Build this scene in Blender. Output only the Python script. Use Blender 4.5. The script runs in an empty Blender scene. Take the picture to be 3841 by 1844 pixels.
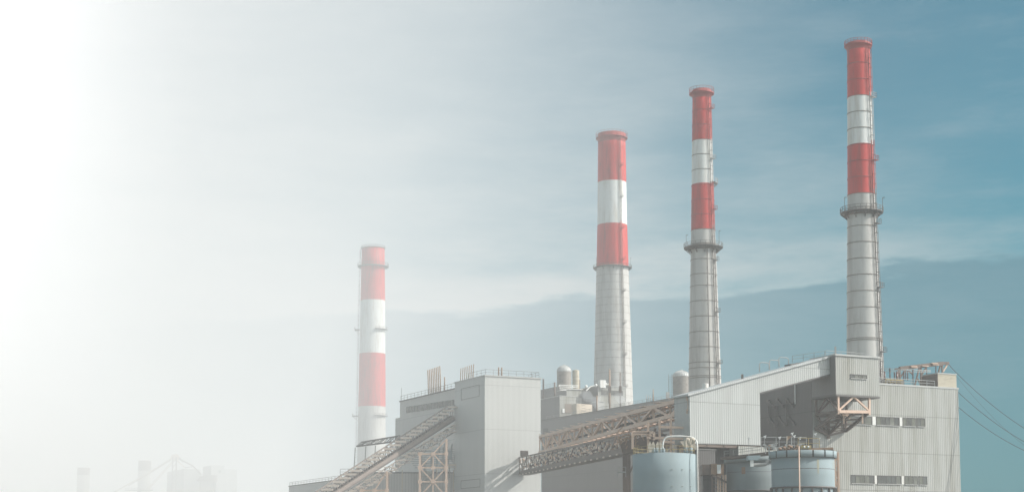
import bpy, math, random
from mathutils import Vector as V, noise as mnoise
random.seed(7)
R = math.radians
sc = bpy.context.scene
COL = sc.collection

# ------------------------------------------------------------------ camera
PITCH = R(5.3); F = 5911.0; CX, CY = 1920.5, 922.0; HOR = 2087.0
CAMZ = 2.0
S_ = (HOR - CY) / F - math.tan(PITCH)
cam = bpy.data.cameras.new('camera'); camo = bpy.data.objects.new('camera', cam); COL.objects.link(camo)
camo.location = (0, 0, CAMZ); camo.rotation_euler = (R(90) + PITCH, 0, 0)
cam.sensor_width = 36.0; cam.lens = F / 3841.0 * 36.0; cam.shift_y = S_ * F / 3841.0
cam.clip_start = 1.0; cam.clip_end = 30000
sc.camera = camo

# ------------------------------------------------------------------ light
SUN_EL, SUN_AZ = R(36), R(100)      # azimuth measured from +Y (view direction) towards +X
sd = V((math.sin(SUN_AZ) * math.cos(SUN_EL), math.cos(SUN_AZ) * math.cos(SUN_EL), math.sin(SUN_EL)))
sl = bpy.data.lights.new('sun', 'SUN'); sl.energy = 4.3; sl.angle = R(0.5); sl.color = (1.0, 0.95, 0.88)
so = bpy.data.objects.new('sun', sl); COL.objects.link(so)
so.rotation_euler = (-sd).to_track_quat('-Z', 'Y').to_euler()
sc.view_settings.view_transform = 'Standard'; sc.view_settings.look = 'None'
sc.view_settings.exposure = 0.0; sc.view_settings.gamma = 1.0
HAZE_K = 0.00052

class NT:
    """tiny node helper"""
    def __init__(s, nt): s.nt = nt; s.n = nt.nodes; s.l = nt.links
    def put(s, sock, v):
        if isinstance(v, bpy.types.NodeSocket): s.l.new(v, sock)
        elif v is not None:
            if isinstance(v, (tuple, list)) and len(v) == 3 and sock.type == 'RGBA': v = (*v, 1)
            sock.default_value = v
    def m(s, op, a, b=None, c=None, clamp=False):
        n = s.n.new('ShaderNodeMath'); n.operation = op; n.use_clamp = clamp
        for i, v in enumerate((a, b, c)):
            if v is not None: s.put(n.inputs[i], v)
        return n.outputs[0]
    def step(s, v, a, b):
        n = s.n.new('ShaderNodeMapRange'); n.interpolation_type = 'SMOOTHSTEP'
        s.put(n.inputs['Value'], v); s.put(n.inputs['From Min'], a); s.put(n.inputs['From Max'], b)
        return n.outputs[0]
    def mix(s, f, a, b, mode='MIX'):
        n = s.n.new('ShaderNodeMix'); n.data_type = 'RGBA'; n.blend_type = mode
        s.put(n.inputs[0], f); s.put(n.inputs[6], a); s.put(n.inputs[7], b)
        return n.outputs[2]
    def noise(s, vec, scale, detail=4, rough=.55):
        n = s.n.new('ShaderNodeTexNoise'); s.put(n.inputs['Vector'], vec)
        n.inputs['Scale'].default_value = scale; n.inputs['Detail'].default_value = detail
        n.inputs['Roughness'].default_value = rough
        return n.outputs['Fac']
    def comb(s, x, y, z):
        n = s.n.new('ShaderNodeCombineXYZ')
        for i, v in enumerate((x, y, z)): s.put(n.inputs[i], v)
        return n.outputs[0]
    def sep(s, v):
        n = s.n.new('ShaderNodeSeparateXYZ'); s.put(n.inputs[0], v); return n.outputs

w = bpy.data.worlds.new('World'); sc.world = w; w.use_nodes = True
W = NT(w.node_tree); W.n.clear()
tc = W.n.new('ShaderNodeTexCoord'); dx, dy, dz = W.sep(tc.outputs['Generated'])
az = W.m('ARCTAN2', dx, dy); el = W.m('ARCSINE', dz)
sky = W.n.new('ShaderNodeTexSky'); sky.sky_type = 'NISHITA'; sky.sun_disc = False
sky.sun_elevation = SUN_EL; sky.sun_rotation = SUN_AZ; sky.air_density = 1.0; sky.dust_density = 1.2; sky.ozone_density = 1.5
SKYSTR = 0.10
clear = W.mix(1.0, sky.outputs[0], (0.20, .84, 0.82), 'MULTIPLY')
# streaky clouds
pv = W.comb(W.m('MULTIPLY', az, 1.0), W.m('MULTIPLY', el, 3.2), 0.3)
n1 = W.noise(pv, 3.2, 6, .55); n2 = W.noise(W.comb(az, W.m('MULTIPLY', el, 5.0), 3.1), 9.0, 5, .6)
nn = W.m('ADD', W.m('MULTIPLY', n1, .7), W.m('MULTIPLY', n2, .3))
# front edge of a cloud sheet, rising to the right
line = W.m('ADD', W.m('MULTIPLY', az, 0.075), 0.158)
line = W.m('ADD', line, W.m('MULTIPLY', W.m('SUBTRACT', n2, .5), .036))
line = W.m('ADD', line, W.m('MULTIPLY', W.m('SUBTRACT', W.noise(W.comb(az, W.m('MULTIPLY', el, 2.0), 1.1), 40.0, 4, .6), .5), .008))
d = W.m('SUBTRACT', el, line)
above = W.step(d, -0.003, 0.005)
fall = W.step(d, 0.19, -0.01)
band = W.m('MULTIPLY', W.m('MULTIPLY', above, W.step(az, .40, .05)), W.m('MULTIPLY', fall, W.step(nn, .30, .66)))
n3 = W.noise(W.comb(az, W.m('MULTIPLY', el, 3.5), 7.7), 26.0, 6, .65)
nn = W.m('ADD', W.m('MULTIPLY', nn, .75), W.m('MULTIPLY', n3, .25))
edge = W.m('MULTIPLY', W.m('MULTIPLY', above, W.step(d, .045, .0)), W.step(nn, .38, .52))
wisp = W.m('MULTIPLY', W.step(nn, .45, .80), .20)
left = W.step(az, .30, -.30)
cl = W.m('ADD', W.m('MULTIPLY', band, .74), W.m('MULTIPLY', W.m('MULTIPLY', wisp, above), .8))
cl = W.m('ADD', cl, W.m('MULTIPLY', edge, .26), clamp=True)
below = W.m('SUBTRACT', 1.0, above)
front = W.step(dy, -.1, .5)
c0 = W.mix(W.m('MULTIPLY', below, .75), clear, (1.35, 2.75, 3.4))
c1 = W.mix(cl, c0, (5.2, 5.9, 6.0))
# white cloud bank added at the left for the white fade, gone beyond the frame
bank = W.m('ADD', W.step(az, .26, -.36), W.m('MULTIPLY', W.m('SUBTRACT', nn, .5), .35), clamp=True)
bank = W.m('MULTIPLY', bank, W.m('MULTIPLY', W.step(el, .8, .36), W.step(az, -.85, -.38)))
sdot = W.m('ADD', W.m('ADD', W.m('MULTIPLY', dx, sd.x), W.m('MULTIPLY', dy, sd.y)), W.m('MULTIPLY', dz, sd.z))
glow = W.m('MULTIPLY', W.step(sdot, .40, .85), .95)  # bright sky added round the sun, out of frame, to light haze and walls
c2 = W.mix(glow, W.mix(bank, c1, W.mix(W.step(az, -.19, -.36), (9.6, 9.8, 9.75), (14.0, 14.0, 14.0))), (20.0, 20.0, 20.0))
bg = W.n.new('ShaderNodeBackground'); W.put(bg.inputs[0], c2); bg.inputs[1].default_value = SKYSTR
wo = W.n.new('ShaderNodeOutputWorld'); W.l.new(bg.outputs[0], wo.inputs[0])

# ------------------------------------------------------------------ pixel -> place helpers
FW = V((0, math.cos(PITCH), math.sin(PITCH))); UP = V((0, -math.sin(PITCH), math.cos(PITCH))); RT = V((1, 0, 0))
C0 = V((0, 0, CAMZ))
def ray(px, py): return RT * ((px - CX) / F) + UP * ((CY - py) / F + S_) + FW
def at(px, py, Y):
    r = ray(px, py); return C0 + r * (Y / r.y)
def hit(px, py, P, n):
    r = ray(px, py); return C0 + r * ((P - C0).dot(n) / r.dot(n))
def mpp(px, py, Y): return (at(px + 1, py, Y) - at(px, py, Y)).x
A = R(26)
e1 = V((math.cos(A), math.sin(A), 0)); e2 = V((-math.sin(A), math.cos(A), 0)); ez = V((0, 0, 1))
n1_ = -e2      # outward normal of the sunlit faces (run along e1)
n2_ = -e1      # outward normal of the shaded faces (run along e2)
def z1(x, y): return (3000 + x * .4803, 1250 + y * .4803)
def z2(x, y): return (2300 + x * .4803, 1250 + y * .4803)
def z3(x, y): return (1600 + x * .4803, 1250 + y * .4803)
def z4(x, y): return (1000 + x * .4803, 1250 + y * .4803)
def z5(x, y): return (200 + x * .32648, 1550 + y * .32648)
def zr(x, y): return (3280 + x * .14752, 1320 + y * .14752)
def zm(x, y): return (2020 + x * .18591, 1350 + y * .18591)

# ------------------------------------------------------------------ materials
def base_mat(name, rough=.7, metal=0.0):
    m = bpy.data.materials.new(name); m.use_nodes = True
    T = NT(m.node_tree); b = T.n['Principled BSDF']
    b.inputs['Roughness'].default_value = rough; b.inputs['Metallic'].default_value = metal
    return m, T, b
def tcoord(T):
    t = T.n.new('ShaderNodeTexCoord'); return t.outputs['Object']
def paint(name, c, dirt=None, amt=.35, rough=.6, sx=.9, szz=.08, fine=3.0, metal=0.0):
    """weathered paint: vertical streaks plus blotches"""
    m, T, b = base_mat(name, rough, metal)
    x, y, z = T.sep(tcoord(T))
    dirt = dirt or tuple(v * .55 for v in c)
    st = T.noise(T.comb(T.m('MULTIPLY', x, sx * .6), T.m('MULTIPLY', y, sx * .6), T.m('MULTIPLY', z, szz * 1.3)), 1.0, 6, .65)
    bl = T.noise(tcoord(T), fine, 4, .6)
    f = T.m('ADD', T.m('MULTIPLY', T.step(st, .42, .72), amt), T.m('MULTIPLY', T.step(bl, .55, .8), amt * .6), clamp=True)
    T.put(b.inputs['Base Color'], T.mix(f, c, dirt))
    return m
def corr(name, c, dirt, period=.46, seam=7.4, amt=.5, rough=.45, metal=.0, depth=.05):
    m, T, b = base_mat(name, rough, metal)
    x, y, z = T.sep(tcoord(T))
    cc = e1 + e2
    u = T.m('ADD', T.m('MULTIPLY', x, cc.x), T.m('MULTIPLY', y, cc.y))
    wv = T.m('SINE', T.m('MULTIPLY', u, 2 * math.pi / period))
    wv = T.m('MULTIPLY_ADD', wv, .5, .5)
    st = T.noise(T.comb(T.m('MULTIPLY', u, .55), 0.0, T.m('MULTIPLY', z, .045)), 1.0, 7, .7)
    st2 = T.noise(T.comb(T.m('MULTIPLY', u, 2.2), 3.0, T.m('MULTIPLY', z, .02)), 1.0, 3, .6)
    f = T.m('ADD', T.m('MULTIPLY', T.step(st, .40, .75), amt), T.m('MULTIPLY', T.step(st2, .45, .8), amt * .5), clamp=True)
    col = T.mix(f, c, dirt)
    sm = T.m('LESS_THAN', T.m('FRACT', T.m('DIVIDE', z, seam)), .16 / seam)
    # sheets: each panel a slightly different age
    pn = T.n.new('ShaderNodeTexWhiteNoise'); pn.noise_dimensions = '2D'
    T.put(pn.inputs['Vector'], T.comb(T.m('FLOOR', T.m('DIVIDE', u, 2.3)), T.m('FLOOR', T.m('DIVIDE', z, seam)), 0.0))
    col = T.mix(T.m('MULTIPLY', pn.outputs['Value'], .28), col, dirt)
    col = T.mix(T.m('MULTIPLY', sm, .45), col, tuple(v * .4 for v in dirt))
    groove = T.step(wv, .38, .0)
    col = T.mix(T.m('MULTIPLY', groove, .32), col, tuple(v * .45 for v in c))  # shade between the ribs mixed into the sheet colour
    T.put(b.inputs['Base Color'], col)
    bp = T.n.new('ShaderNodeBump'); bp.inputs['Distance'].default_value = depth; bp.inputs['Strength'].default_value = .7
    T.put(bp.inputs['Height'], wv); T.l.new(bp.outputs[0], b.inputs['Normal'])
    return m
def glassy(name, c, rough=.25):
    m, T, b = base_mat(name, rough)
    n = T.noise(tcoord(T), .6, 3, .6)
    T.put(b.inputs['Base Color'], T.mix(T.step(n, .35, .65), c, tuple(v * .6 for v in c)))
    return m

M = {}
M['corr_light'] = corr('corr_light', (.39, .40, .375), (.20, .195, .155), amt=.75)
M['cream'] = paint('cream', (.62, .54, .47), (.45, .38, .32), amt=.4)
M['corr_gallery'] = corr('corr_gallery', (.47, .49, .475), (.30, .31, .29), amt=.35)
M['corr_block'] = corr('corr_block', (.50, .51, .49), (.40, .41, .39), amt=.25, seam=14.8)
M['corr_roof'] = corr('corr_roof', (.52, .54, .53), (.36, .37, .35), amt=.3)
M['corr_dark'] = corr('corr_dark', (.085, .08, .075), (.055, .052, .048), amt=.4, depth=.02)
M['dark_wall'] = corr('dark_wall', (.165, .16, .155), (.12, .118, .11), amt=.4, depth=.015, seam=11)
M['hall_wall'] = corr('hall_wall', (.52, .505, .48), (.42, .41, .385), amt=.4, depth=.015, seam=11)  # cladding lightened in the colour to stand for haze
M['brown_hazed'] = paint('brown_hazed', (.27, .225, .20), (.18, .14, .12), amt=.5, sx=2, szz=1)  # brown lightened, haze put into the left conveyor's colour
M['trim'] = paint('trim', (.42, .43, .41), amt=.3)
M['trim_dark'] = paint('trim_dark', (.10, .095, .09), amt=.3)
M['roofing'] = paint('roofing', (.16, .16, .15), amt=.3)
M['red'] = paint('red', (.52, .022, .016), (.20, .035, .028), amt=.7, sx=.8, szz=.05, fine=.3)
M['white'] = paint('white', (.68, .69, .66), (.34, .28, .20), amt=.5, sx=.8, szz=.05, fine=.3)
M['steel_grey'] = paint('steel_grey', (.49, .48, .45), (.30, .28, .25), amt=.7, sx=.8, szz=.035, fine=.3)
M['steel_ring'] = paint('steel_ring', (.19, .165, .14), amt=.4)
M['red_steel'] = paint('red_steel', (.34, .05, .045), (.12, .04, .035), amt=.5)
M['rail'] = paint('rail', (.34, .35, .34), amt=.3)
M['rail_dark'] = paint('rail_dark', (.13, .12, .11), amt=.3)
M['orange'] = paint('orange', (.62, .45, .345), (.42, .28, .20), amt=.3, sx=2, szz=1)
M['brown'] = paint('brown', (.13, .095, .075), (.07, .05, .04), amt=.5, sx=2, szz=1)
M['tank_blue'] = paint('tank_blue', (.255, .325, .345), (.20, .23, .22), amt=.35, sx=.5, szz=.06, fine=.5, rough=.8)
M['tank_blue_shade'] = paint('tank_blue_shade', (.22, .265, .275), (.16, .18, .17), amt=.4, sx=.5, szz=.06, fine=.5, rough=.8)  # tank blue darkened for the shade of the front tank
M['rust_streak'] = paint('rust_streak', (.34, .34, .26), (.26, .29, .27), amt=.6, sx=2, szz=.4)
M['concrete'] = paint('concrete', (.46, .42, .33), (.25, .21, .15), amt=.6, sx=.6, szz=1.2, fine=1.2, rough=.9)
M['silo_steel'] = paint('silo_steel', (.26, .24, .21), (.13, .11, .09), amt=.6, sx=.8, szz=.6, fine=1.0)
M['dome'] = paint('dome', (.47, .48, .46), amt=.3, rough=.4)
M['yellow'] = paint('yellow', (.36, .28, .12), (.2, .15, .1), amt=.5)
M['tan'] = paint('tan', (.52, .46, .37), (.36, .30, .23), amt=.4)
M['rust'] = paint('rust', (.30, .19, .12), (.12, .08, .05), amt=.7, sx=2, szz=1)
M['lamp_white'] = paint('lamp_white', (.75, .76, .74), amt=.1)
M['belt'] = paint('belt', (.035, .033, .032), amt=.2, rough=.9)
M['insulator'] = paint('insulator', (.12, .06, .05), amt=.2, rough=.3)
M['wire'] = paint('wire', (.05, .05, .055), amt=.1)
M['glass'] = glassy('glass', (.12, .13, .10))
M['glass_mid'] = glassy('glass_mid', (.08, .09, .08))
M['glass_pale'] = glassy('glass_pale', (.16, .17, .14), .4)
M['glass_dark'] = glassy('glass_dark', (.13, .13, .12))
M['door_brown'] = paint('door_brown', (.20, .17, .14), amt=.4)
M['ground'] = paint('ground', (.13, .125, .11), (.08, .085, .06), amt=.6, sx=.05, szz=.05, fine=.3, rough=.95)

# ------------------------------------------------------------------ mesh builder
class MB:
    def __init__(s): s.v = []; s.f = []; s.mi = []; s.sm = []; s.cur = 0; s.smooth = False
    def add(s, vs, fs, smooth=None):
        o = len(s.v); s.v += [V(p) for p in vs]
        for f in fs:
            s.f.append([i + o for i in f]); s.mi.append(s.cur); s.sm.append(s.smooth if smooth is None else smooth)
        return s
    def obox(s, P, a, b, c):
        """box from corner P with edge vectors a,b,c"""
        P, a, b, c = V(P), V(a), V(b), V(c)
        vs = [P, P + a, P + a + b, P + b, P + c, P + a + c, P + a + b + c, P + b + c]
        fs = [(0, 3, 2, 1), (4, 5, 6, 7), (0, 1, 5, 4), (1, 2, 6, 5), (2, 3, 7, 6), (3, 0, 4, 7)]
        if a.cross(b).dot(c) < 0: fs = [f[::-1] for f in fs]
        return s.add(vs, fs, False)
    def cbox(s, C, a, b, c): return s.obox(V(C) - (V(a) + V(b) + V(c)) / 2, a, b, c)
    def bar(s, p, q, w=.2, h=None, up=ez):
        p, q = V(p), V(q); d = (q - p)
        if d.length < 1e-6: return s
        dn = d.normalized(); sd_ = dn.cross(up)
        if sd_.length < 1e-3: sd_ = dn.cross(V((0, 1, 0)))
        sd_.normalize(); u = sd_.cross(dn).normalized(); h = h or w
        return s.obox(p - sd_ * w / 2 - u * h / 2, sd_ * w, d, u * h)
    def tube(s, pts, r, n=6, cap=True):
        pts = [V(p) for p in pts]; rings = []
        prev = None
        for i, p in enumerate(pts):
            d = (pts[min(i + 1, len(pts) - 1)] - pts[max(i - 1, 0)]).normalized()
            a = d.orthogonal().normalized() if prev is None else (prev - d * prev.dot(d)).normalized()
            prev = a; b = d.cross(a); rr = r[i] if isinstance(r, (list, tuple)) else r
            rings.append([p + (a * math.cos(2 * math.pi * k / n) + b * math.sin(2 * math.pi * k / n)) * rr for k in range(n)])
        vs = [v for g in rings for v in g]; fs = []
        for i in range(len(pts) - 1):
            for k in range(n):
                fs.append((i * n + k, i * n + (k + 1) % n, (i + 1) * n + (k + 1) % n, (i + 1) * n + k))
        if cap: fs += [tuple(range(n))[::-1], tuple((len(pts) - 1) * n + k for k in range(n))]
        return s.add(vs, fs, True)
    def lathe(s, C, prof, n=48, a0=0, a1=None, cap=False, mats=None):
        """prof: list of (radius, z); full turn or arc"""
        C = V(C); full = a1 is None; m = n if full else n + 1
        a1 = 2 * math.pi if full else a1
        vs = []
        for r_, z_ in prof:
            for k in range(m):
                t = a0 + (a1 - a0) * k / n
                vs.append(C + V((r_ * math.sin(t), -r_ * math.cos(t), z_)))
        for i in range(len(prof) - 1):
            if mats: s.cur = mats[i]
            fs = [(i * m + k, i * m + (k + 1) % m, (i + 1) * m + (k + 1) % m, (i + 1) * m + k) for k in range(n if not full else m)]
            o = len(s.v) - 0
            if i == 0: s.v += vs; base = o
            for f in fs: s.f.append([j + base for j in f]); s.mi.append(s.cur); s.sm.append(True)
        if cap:
            s.f.append([base + (len(prof) - 1) * m + k for k in range(m)]); s.mi.append(s.cur); s.sm.append(False)
        return s
    def prism(s, poly, ext):
        """polygon (list of points) extruded by ext"""
        n = len(poly); a = [V(p) for p in poly]; b = [p + V(ext) for p in a]
        nrm = V((0, 0, 0))
        for i in range(n): nrm += a[i].cross(a[(i + 1) % n])
        fs = [tuple(range(n)), tuple(range(2 * n - 1, n - 1, -1))] + [(i + n, (i + 1) % n + n, (i + 1) % n, i) for i in range(n)]
        if nrm.dot(V(ext)) > 0: fs = [f[::-1] for f in fs]
        return s.add(a + b, fs, False)
    def build(s, name, mats, parent=None, loc=None):
        if not isinstance(mats, (list, tuple)): mats = [mats]
        org = V(parent_loc(parent)) if parent else (V(loc) if loc else V((0, 0, 0)))
        me = bpy.data.meshes.new(name)
        me.from_pydata([tuple(v - org) for v in s.v], [], s.f)
        for m in mats: me.materials.append(M[m] if isinstance(m, str) else m)
        me.polygons.foreach_set('material_index', s.mi); me.polygons.foreach_set('use_smooth', s.sm)
        me.update()
        o = bpy.data.objects.new(name, me); COL.objects.link(o)
        if parent: o.parent = parent
        else: o.location = org
        return o
def parent_loc(p):
    l = V((0, 0, 0))
    while p is not None:
        l += p.location; p = p.parent
    return l
def tag(o, label=None, cat=None, group=None, kind=None):
    if label: o['label'] = label
    if cat: o['category'] = cat
    if group: o['group'] = group
    if kind: o['kind'] = kind
    return o
def thing(name, loc, label, cat, group=None):
    o = bpy.data.objects.new(name, None); COL.objects.link(o); o.location = loc; o.empty_display_size = 2
    return tag(o, label, cat, group)
def railing(mb, pts, h=1.1, w=.07, step=2.5):
    pts = [V(p) for p in pts]
    for p, q in zip(pts, pts[1:]):
        n = max(1, round((q - p).length / step))
        for k in range(n + 1):
            c = p.lerp(q, k / n); mb.bar(c, c + ez * h, w)
        mb.bar(p + ez * h, q + ez * h, w); mb.bar(p + ez * h * .5, q + ez * h * .5, w * .8)
    return mb

# ------------------------------------------------------------------ ground and air
HN = V((.984, .178, 0)); HT = V((-.178, .984, 0))
def hz(n, t, z): return HN * n + HT * t + ez * z
g = MB(); nx = 24
g.add([hz(-4200 + 4355 * i / nx, -390 + 6980 * j / nx, 0) for j in range(nx + 1) for i in range(nx + 1)],
      [(j * (nx + 1) + i, j * (nx + 1) + i + 1, (j + 1) * (nx + 1) + i + 1, (j + 1) * (nx + 1) + i) for j in range(nx) for i in range(nx)])
tag(g.build('ground', 'ground'), 'dusty grey brown yard ground under the power station', kind='structure')

# ------------------------------------------------------------------ smokestacks
def smokestack(Y, axis, prof, bands, label, rings=(), ring_w=.12, platforms=(), crown=None, ladder=None, conduit=None, rods=(), ladder_off=.0, rest=()):
    """axis=(px,py) of a point on the axis; prof=[(py, half width px)]; bands=[(py_top, py_bottom, mat)]"""
    ax = at(axis[0], axis[1], Y); R0 = sorted(prof)[0][1] * mpp(axis[0], axis[1], Y)
    zof = lambda py: at(axis[0], py, Y - R0).z
    sc_ = lambda py: mpp(axis[0], py, Y)
    P = sorted([(zof(py), hw * sc_(py)) for py, hw in prof])
    # extend the taper to the ground
    (za, ra), (zb, rb) = P[0], P[1]
    P.insert(0, (0, ra + (ra - rb) / (zb - za) * za))
    def rad(z):
        for (a, b), (c, d_) in zip(P, P[1:]):
            if z <= c: return b + (d_ - b) * (z - a) / (c - a)
        return P[-1][1]
    t = thing('smokestack', (ax.x, Y, 0), label, 'smokestack', 'banded smokestacks of the power station')
    C = V((ax.x, Y, 0))
    names = []; cuts = []
    for a, b, m in bands:
        if m not in names: names.append(m)
        cuts.append((zof(b), zof(a), names.index(m)))
    cuts.sort(); cuts[0] = (0, cuts[0][1], cuts[0][2])
    pr = []; mt = []
    for a, b, mi in cuts:
        for k in range(4):
            z = a + (b - a) * k / 4; pr.append((rad(z), z)); mt.append(mi)
    top = cuts[-1][1]; pr.append((rad(top), top)); mt.append(mt[-1])
    pr.append((rad(top) * .86, top)); mt.append(mt[-1]); pr.append((rad(top) * .86, top - 6))
    MB().lathe(C, pr, 64, mats=mt).build('shaft', names, t)
    for py in rings:
        z = zof(py); r = rad(z); red = [m for a, b, m in bands if a - 2 <= py <= b + 2]
        MB().lathe(C, [(r - .02, z - ring_w), (r + ring_w * 1.3, z - ring_w), (r + ring_w * 1.3, z + ring_w), (r - .02, z + ring_w)], 48).build('stiffening_ring', 'red_steel' if red and red[0] == 'red' else 'steel_ring', t)
    def plat(py, hw, mat='rail_dark', a0=0, a1=None, n=40, rail_h=1.15, brackets=10):
        B_ = max(1, Y / 700); z = zof(py); ro = hw * sc_(py); ri = rad(z) - .03
        o = MB().lathe(C, [(ri, z - .12 * B_ * B_), (ro, z - .12 * B_ * B_), (ro, z + .1), (ri, z + .1), (ri, z - .12 * B_ * B_)], n, a0, a1)
        span = (a1 - a0) if a1 is not None else 2 * math.pi
        nb = max(2, round(brackets * span / 6.283))
        for k in range(nb + (0 if a1 is None else 1)):
            th = a0 + span * k / nb; dr = V((math.sin(th), -math.cos(th), 0))
            o.bar(C + dr * (ro - .1) + ez * (z - .12 * B_ * B_), C + dr * (ri + .0) + ez * (z - (ro - ri) * .9), .16)
        o = o.build('platform', mat, t)
        rl = MB(); np_ = round(24 * span / 6.283)
        pts = [C + V((math.sin(a0 + span * k / np_), -math.cos(a0 + span * k / np_), 0)) * ro for k in range(np_ + 1)]
        for k in range(np_):
            rl.bar(pts[k] + ez * z, pts[k] + ez * (z + rail_h), .09 * B_)
            for hh in (rail_h, rail_h * .55): rl.bar(pts[k] + ez * (z + hh), pts[k + 1] + ez * (z + hh), .09 * B_)
        rl.build('railing', mat, o)
        return z, ro
    for pf in platforms: plat(*pf)
    if crown:
        py_top, py_bot, hw, flare_py = crown
        z0, z1c, zf, ro = zof(py_bot), zof(py_top), zof(flare_py), hw * sc_(py_top)
        rt = rad(zf)
        MB().lathe(C, [(rt + .02, zf), (rt + .1, z0 - .5), (ro * .95, z0), (ro, z0 + .05), (ro, z0 + .4), (rt + .15, z0 + .4), (rt + .15, z1c - .5), (rt - .3, z1c - .5), (rt - .3, z0)], 48).build('crown', 'red_steel', t)
        rl = MB()
        for k in range(24):
            p = C + V((math.sin(k * .2618), -math.cos(k * .2618), 0)) * ro; q = C + V((math.sin((k + 1) * .2618), -math.cos((k + 1) * .2618), 0)) * ro
            rl.bar(p + ez * z0, p + ez * z1c, .08)
            for hh in (z1c, (z0 + z1c) / 2 + .2): rl.bar(ez * hh + p, ez * hh + q, .08)
        rl.build('railing', 'red_steel', t)
    if ladder:
        th, pya, pyb, m = ladder
        dr = V((math.sin(th), -math.cos(th), 0)); tn = V((math.cos(th), math.sin(th), 0))
        z = zof(pyb); zt = zof(pya); mbs = {}
        def LM(zz):
            nm = (m, 0)
            if m == 'band':
                nm = [(mm, a) for a, b, mm in cuts_named if a <= zz <= b]; nm = nm[0] if nm else ('steel_grey', 0)
                nm = ({'red': 'red_steel', 'white': 'rail', 'steel_grey': 'rail_dark'}.get(nm[0], 'rail'), nm[1])
            return mbs.setdefault(nm, MB())
        cuts_named = [(a, b, names[i]) for a, b, i in cuts]
        k = 0; Q = max(1, Y / 700); sg = 1.1 * Q
        while z < zt:
            zz = min(z + sg, zt); off = .38 + ladder_off
            c0 = C + dr * (rad(z) + off) + ez * z; c1 = C + dr * (rad(zz) + off) + ez * zz; mb = LM(z)
            for s in (-.32 * Q, .32 * Q): mb.bar(c0 + tn * s, c1 + tn * s, .15 * Q)
            mb.bar(c0 - tn * .32 * Q, c0 + tn * .32 * Q, .09 * Q); mb.bar(c0 + (c1 - c0) * .5 - tn * .32, c0 + (c1 - c0) * .5 + tn * .32, .07)
            if k % 2 == 0:   # cage hoop
                hp = [c0 + tn * (.42 * Q * math.cos(a)) + dr * (.55 * Q * math.sin(a)) for a in [math.pi * j / 6 for j in range(7)]]
                for p, q in zip(hp, hp[1:]): mb.bar(p, q, .09 * Q)
            for a in (.8, 1.57, 2.3):
                o_ = tn * (.42 * Q * math.cos(a)) + dr * (.55 * Q * math.sin(a)); mb.bar(c0 + o_, c1 + o_, .05)
            if k % 5 == 0: mb.bar(c0, c0 - dr * off, .09)
            if k % 13 == 6:
                mb.cbox(c0 + tn * .75 + dr * .1, tn * 1.3, dr * 1.0, ez * .1); railing(mb, [c0 + tn * .1 + dr * .6, c0 + tn * 1.4 + dr * .6, c0 + tn * 1.4 - dr * .4], 1.0, .07, .7)
            z = zz; k += 1
        for nm, mb in mbs.items(): mb.build('ladder', nm[0], t)
    if conduit:
        th, pya, pyb = conduit; dr = V((math.sin(th), -math.cos(th), 0)); mb = MB()
        za_, zb_ = zof(pyb), zof(pya); pts = [C + dr * (rad(zz) + .55) + ez * zz for zz in (za_, (za_ + zb_) / 2, zb_)]
        mb.tube(pts, .14, 8)
        for k in range(16):
            zz = za_ + (zb_ - za_) * k / 15; mb.bar(C + dr * (rad(zz)) + ez * zz, C + dr * (rad(zz) + .6) + ez * zz, .12)
        mb.build('conduit', 'rail_dark', t)
    for th, py, h_, ro in rods:
        dr = V((math.sin(th), -math.cos(th), 0)); z = zof(py); b = C + dr * (ro * sc_(py)) + ez * z
        mb = MB(); mb.bar(b, b + ez * h_, .09); mb.bar(b + ez * h_, b + ez * h_ + V((.5, 0, 0)), .13); mb.build('obstruction_lamp', 'rail_dark', t)
    return t, C, rad, zof

K = 1.491
# fourth (nearest, right)
sx = 2163 * K
smokestack(345, (2165 * K, 400 * K), [(140 * K, 28 * K), (480 * K, 34 * K), (890 * K, 44.5 * K)],
    [(108 * K, 239 * K, 'red'), (239 * K, 360 * K, 'white'), (360 * K, 485 * K, 'red'), (485 * K, 1400 * K, 'steel_grey')],
    'tallest red and white banded smokestack rising behind the right hand corrugated boiler building',
    rings=[(156 + 41.1 * i) * K for i in range(18)] + [(850 + 20 * 0) * K], ring_w=.075,
    platforms=[(530 * K, 53 * K, 'rail_dark'), (536 * K, 44 * K, 'brown')], crown=(96 * K, 110 * K, 34 * K, 120 * K),
    ladder=(R(42), 112 * K, 960 * K, 'band'), rods=[(-1.2, 530 * K, 3.2, 50 * K), (.2, 530 * K, 3, 53 * K), (1.25, 530 * K, 3.2, 52 * K)])
# third
smokestack(430, (1768 * K, 500 * K), [(245 * K, 23 * K), (570 * K, 30 * K), (965 * K, 41 * K)],
    [(230 * K, 349 * K, 'red'), (349 * K, 460 * K, 'white'), (460 * K, 575 * K, 'red'), (575 * K, 1400 * K, 'steel_grey')],
    'slender red and white banded smokestack with a cable conduit, behind the sloping conveyor gallery roof',
    rings=[(274 + 37.7 * i) * K for i in range(12)] + [(718 + 19.3 * i) * K for i in range(0, 14, 2)] + [(915 + 10) * K, 945 * K], ring_w=.075,
    platforms=[(619 * K, 49 * K, 'rail_dark'), (624 * K, 40 * K, 'brown'), (457 * K, 38 * K, 'rail', R(50), R(95))], crown=(217 * K, 232 * K, 31 * K, 243 * K),
    ladder=(R(40), 235 * K, 975 * K, 'band'), conduit=(R(8), 628 * K, 975 * K),
    rods=[(-1.2, 619 * K, 3.2, 48 * K), (.9, 612 * K, 3.4, 46 * K)])
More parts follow.
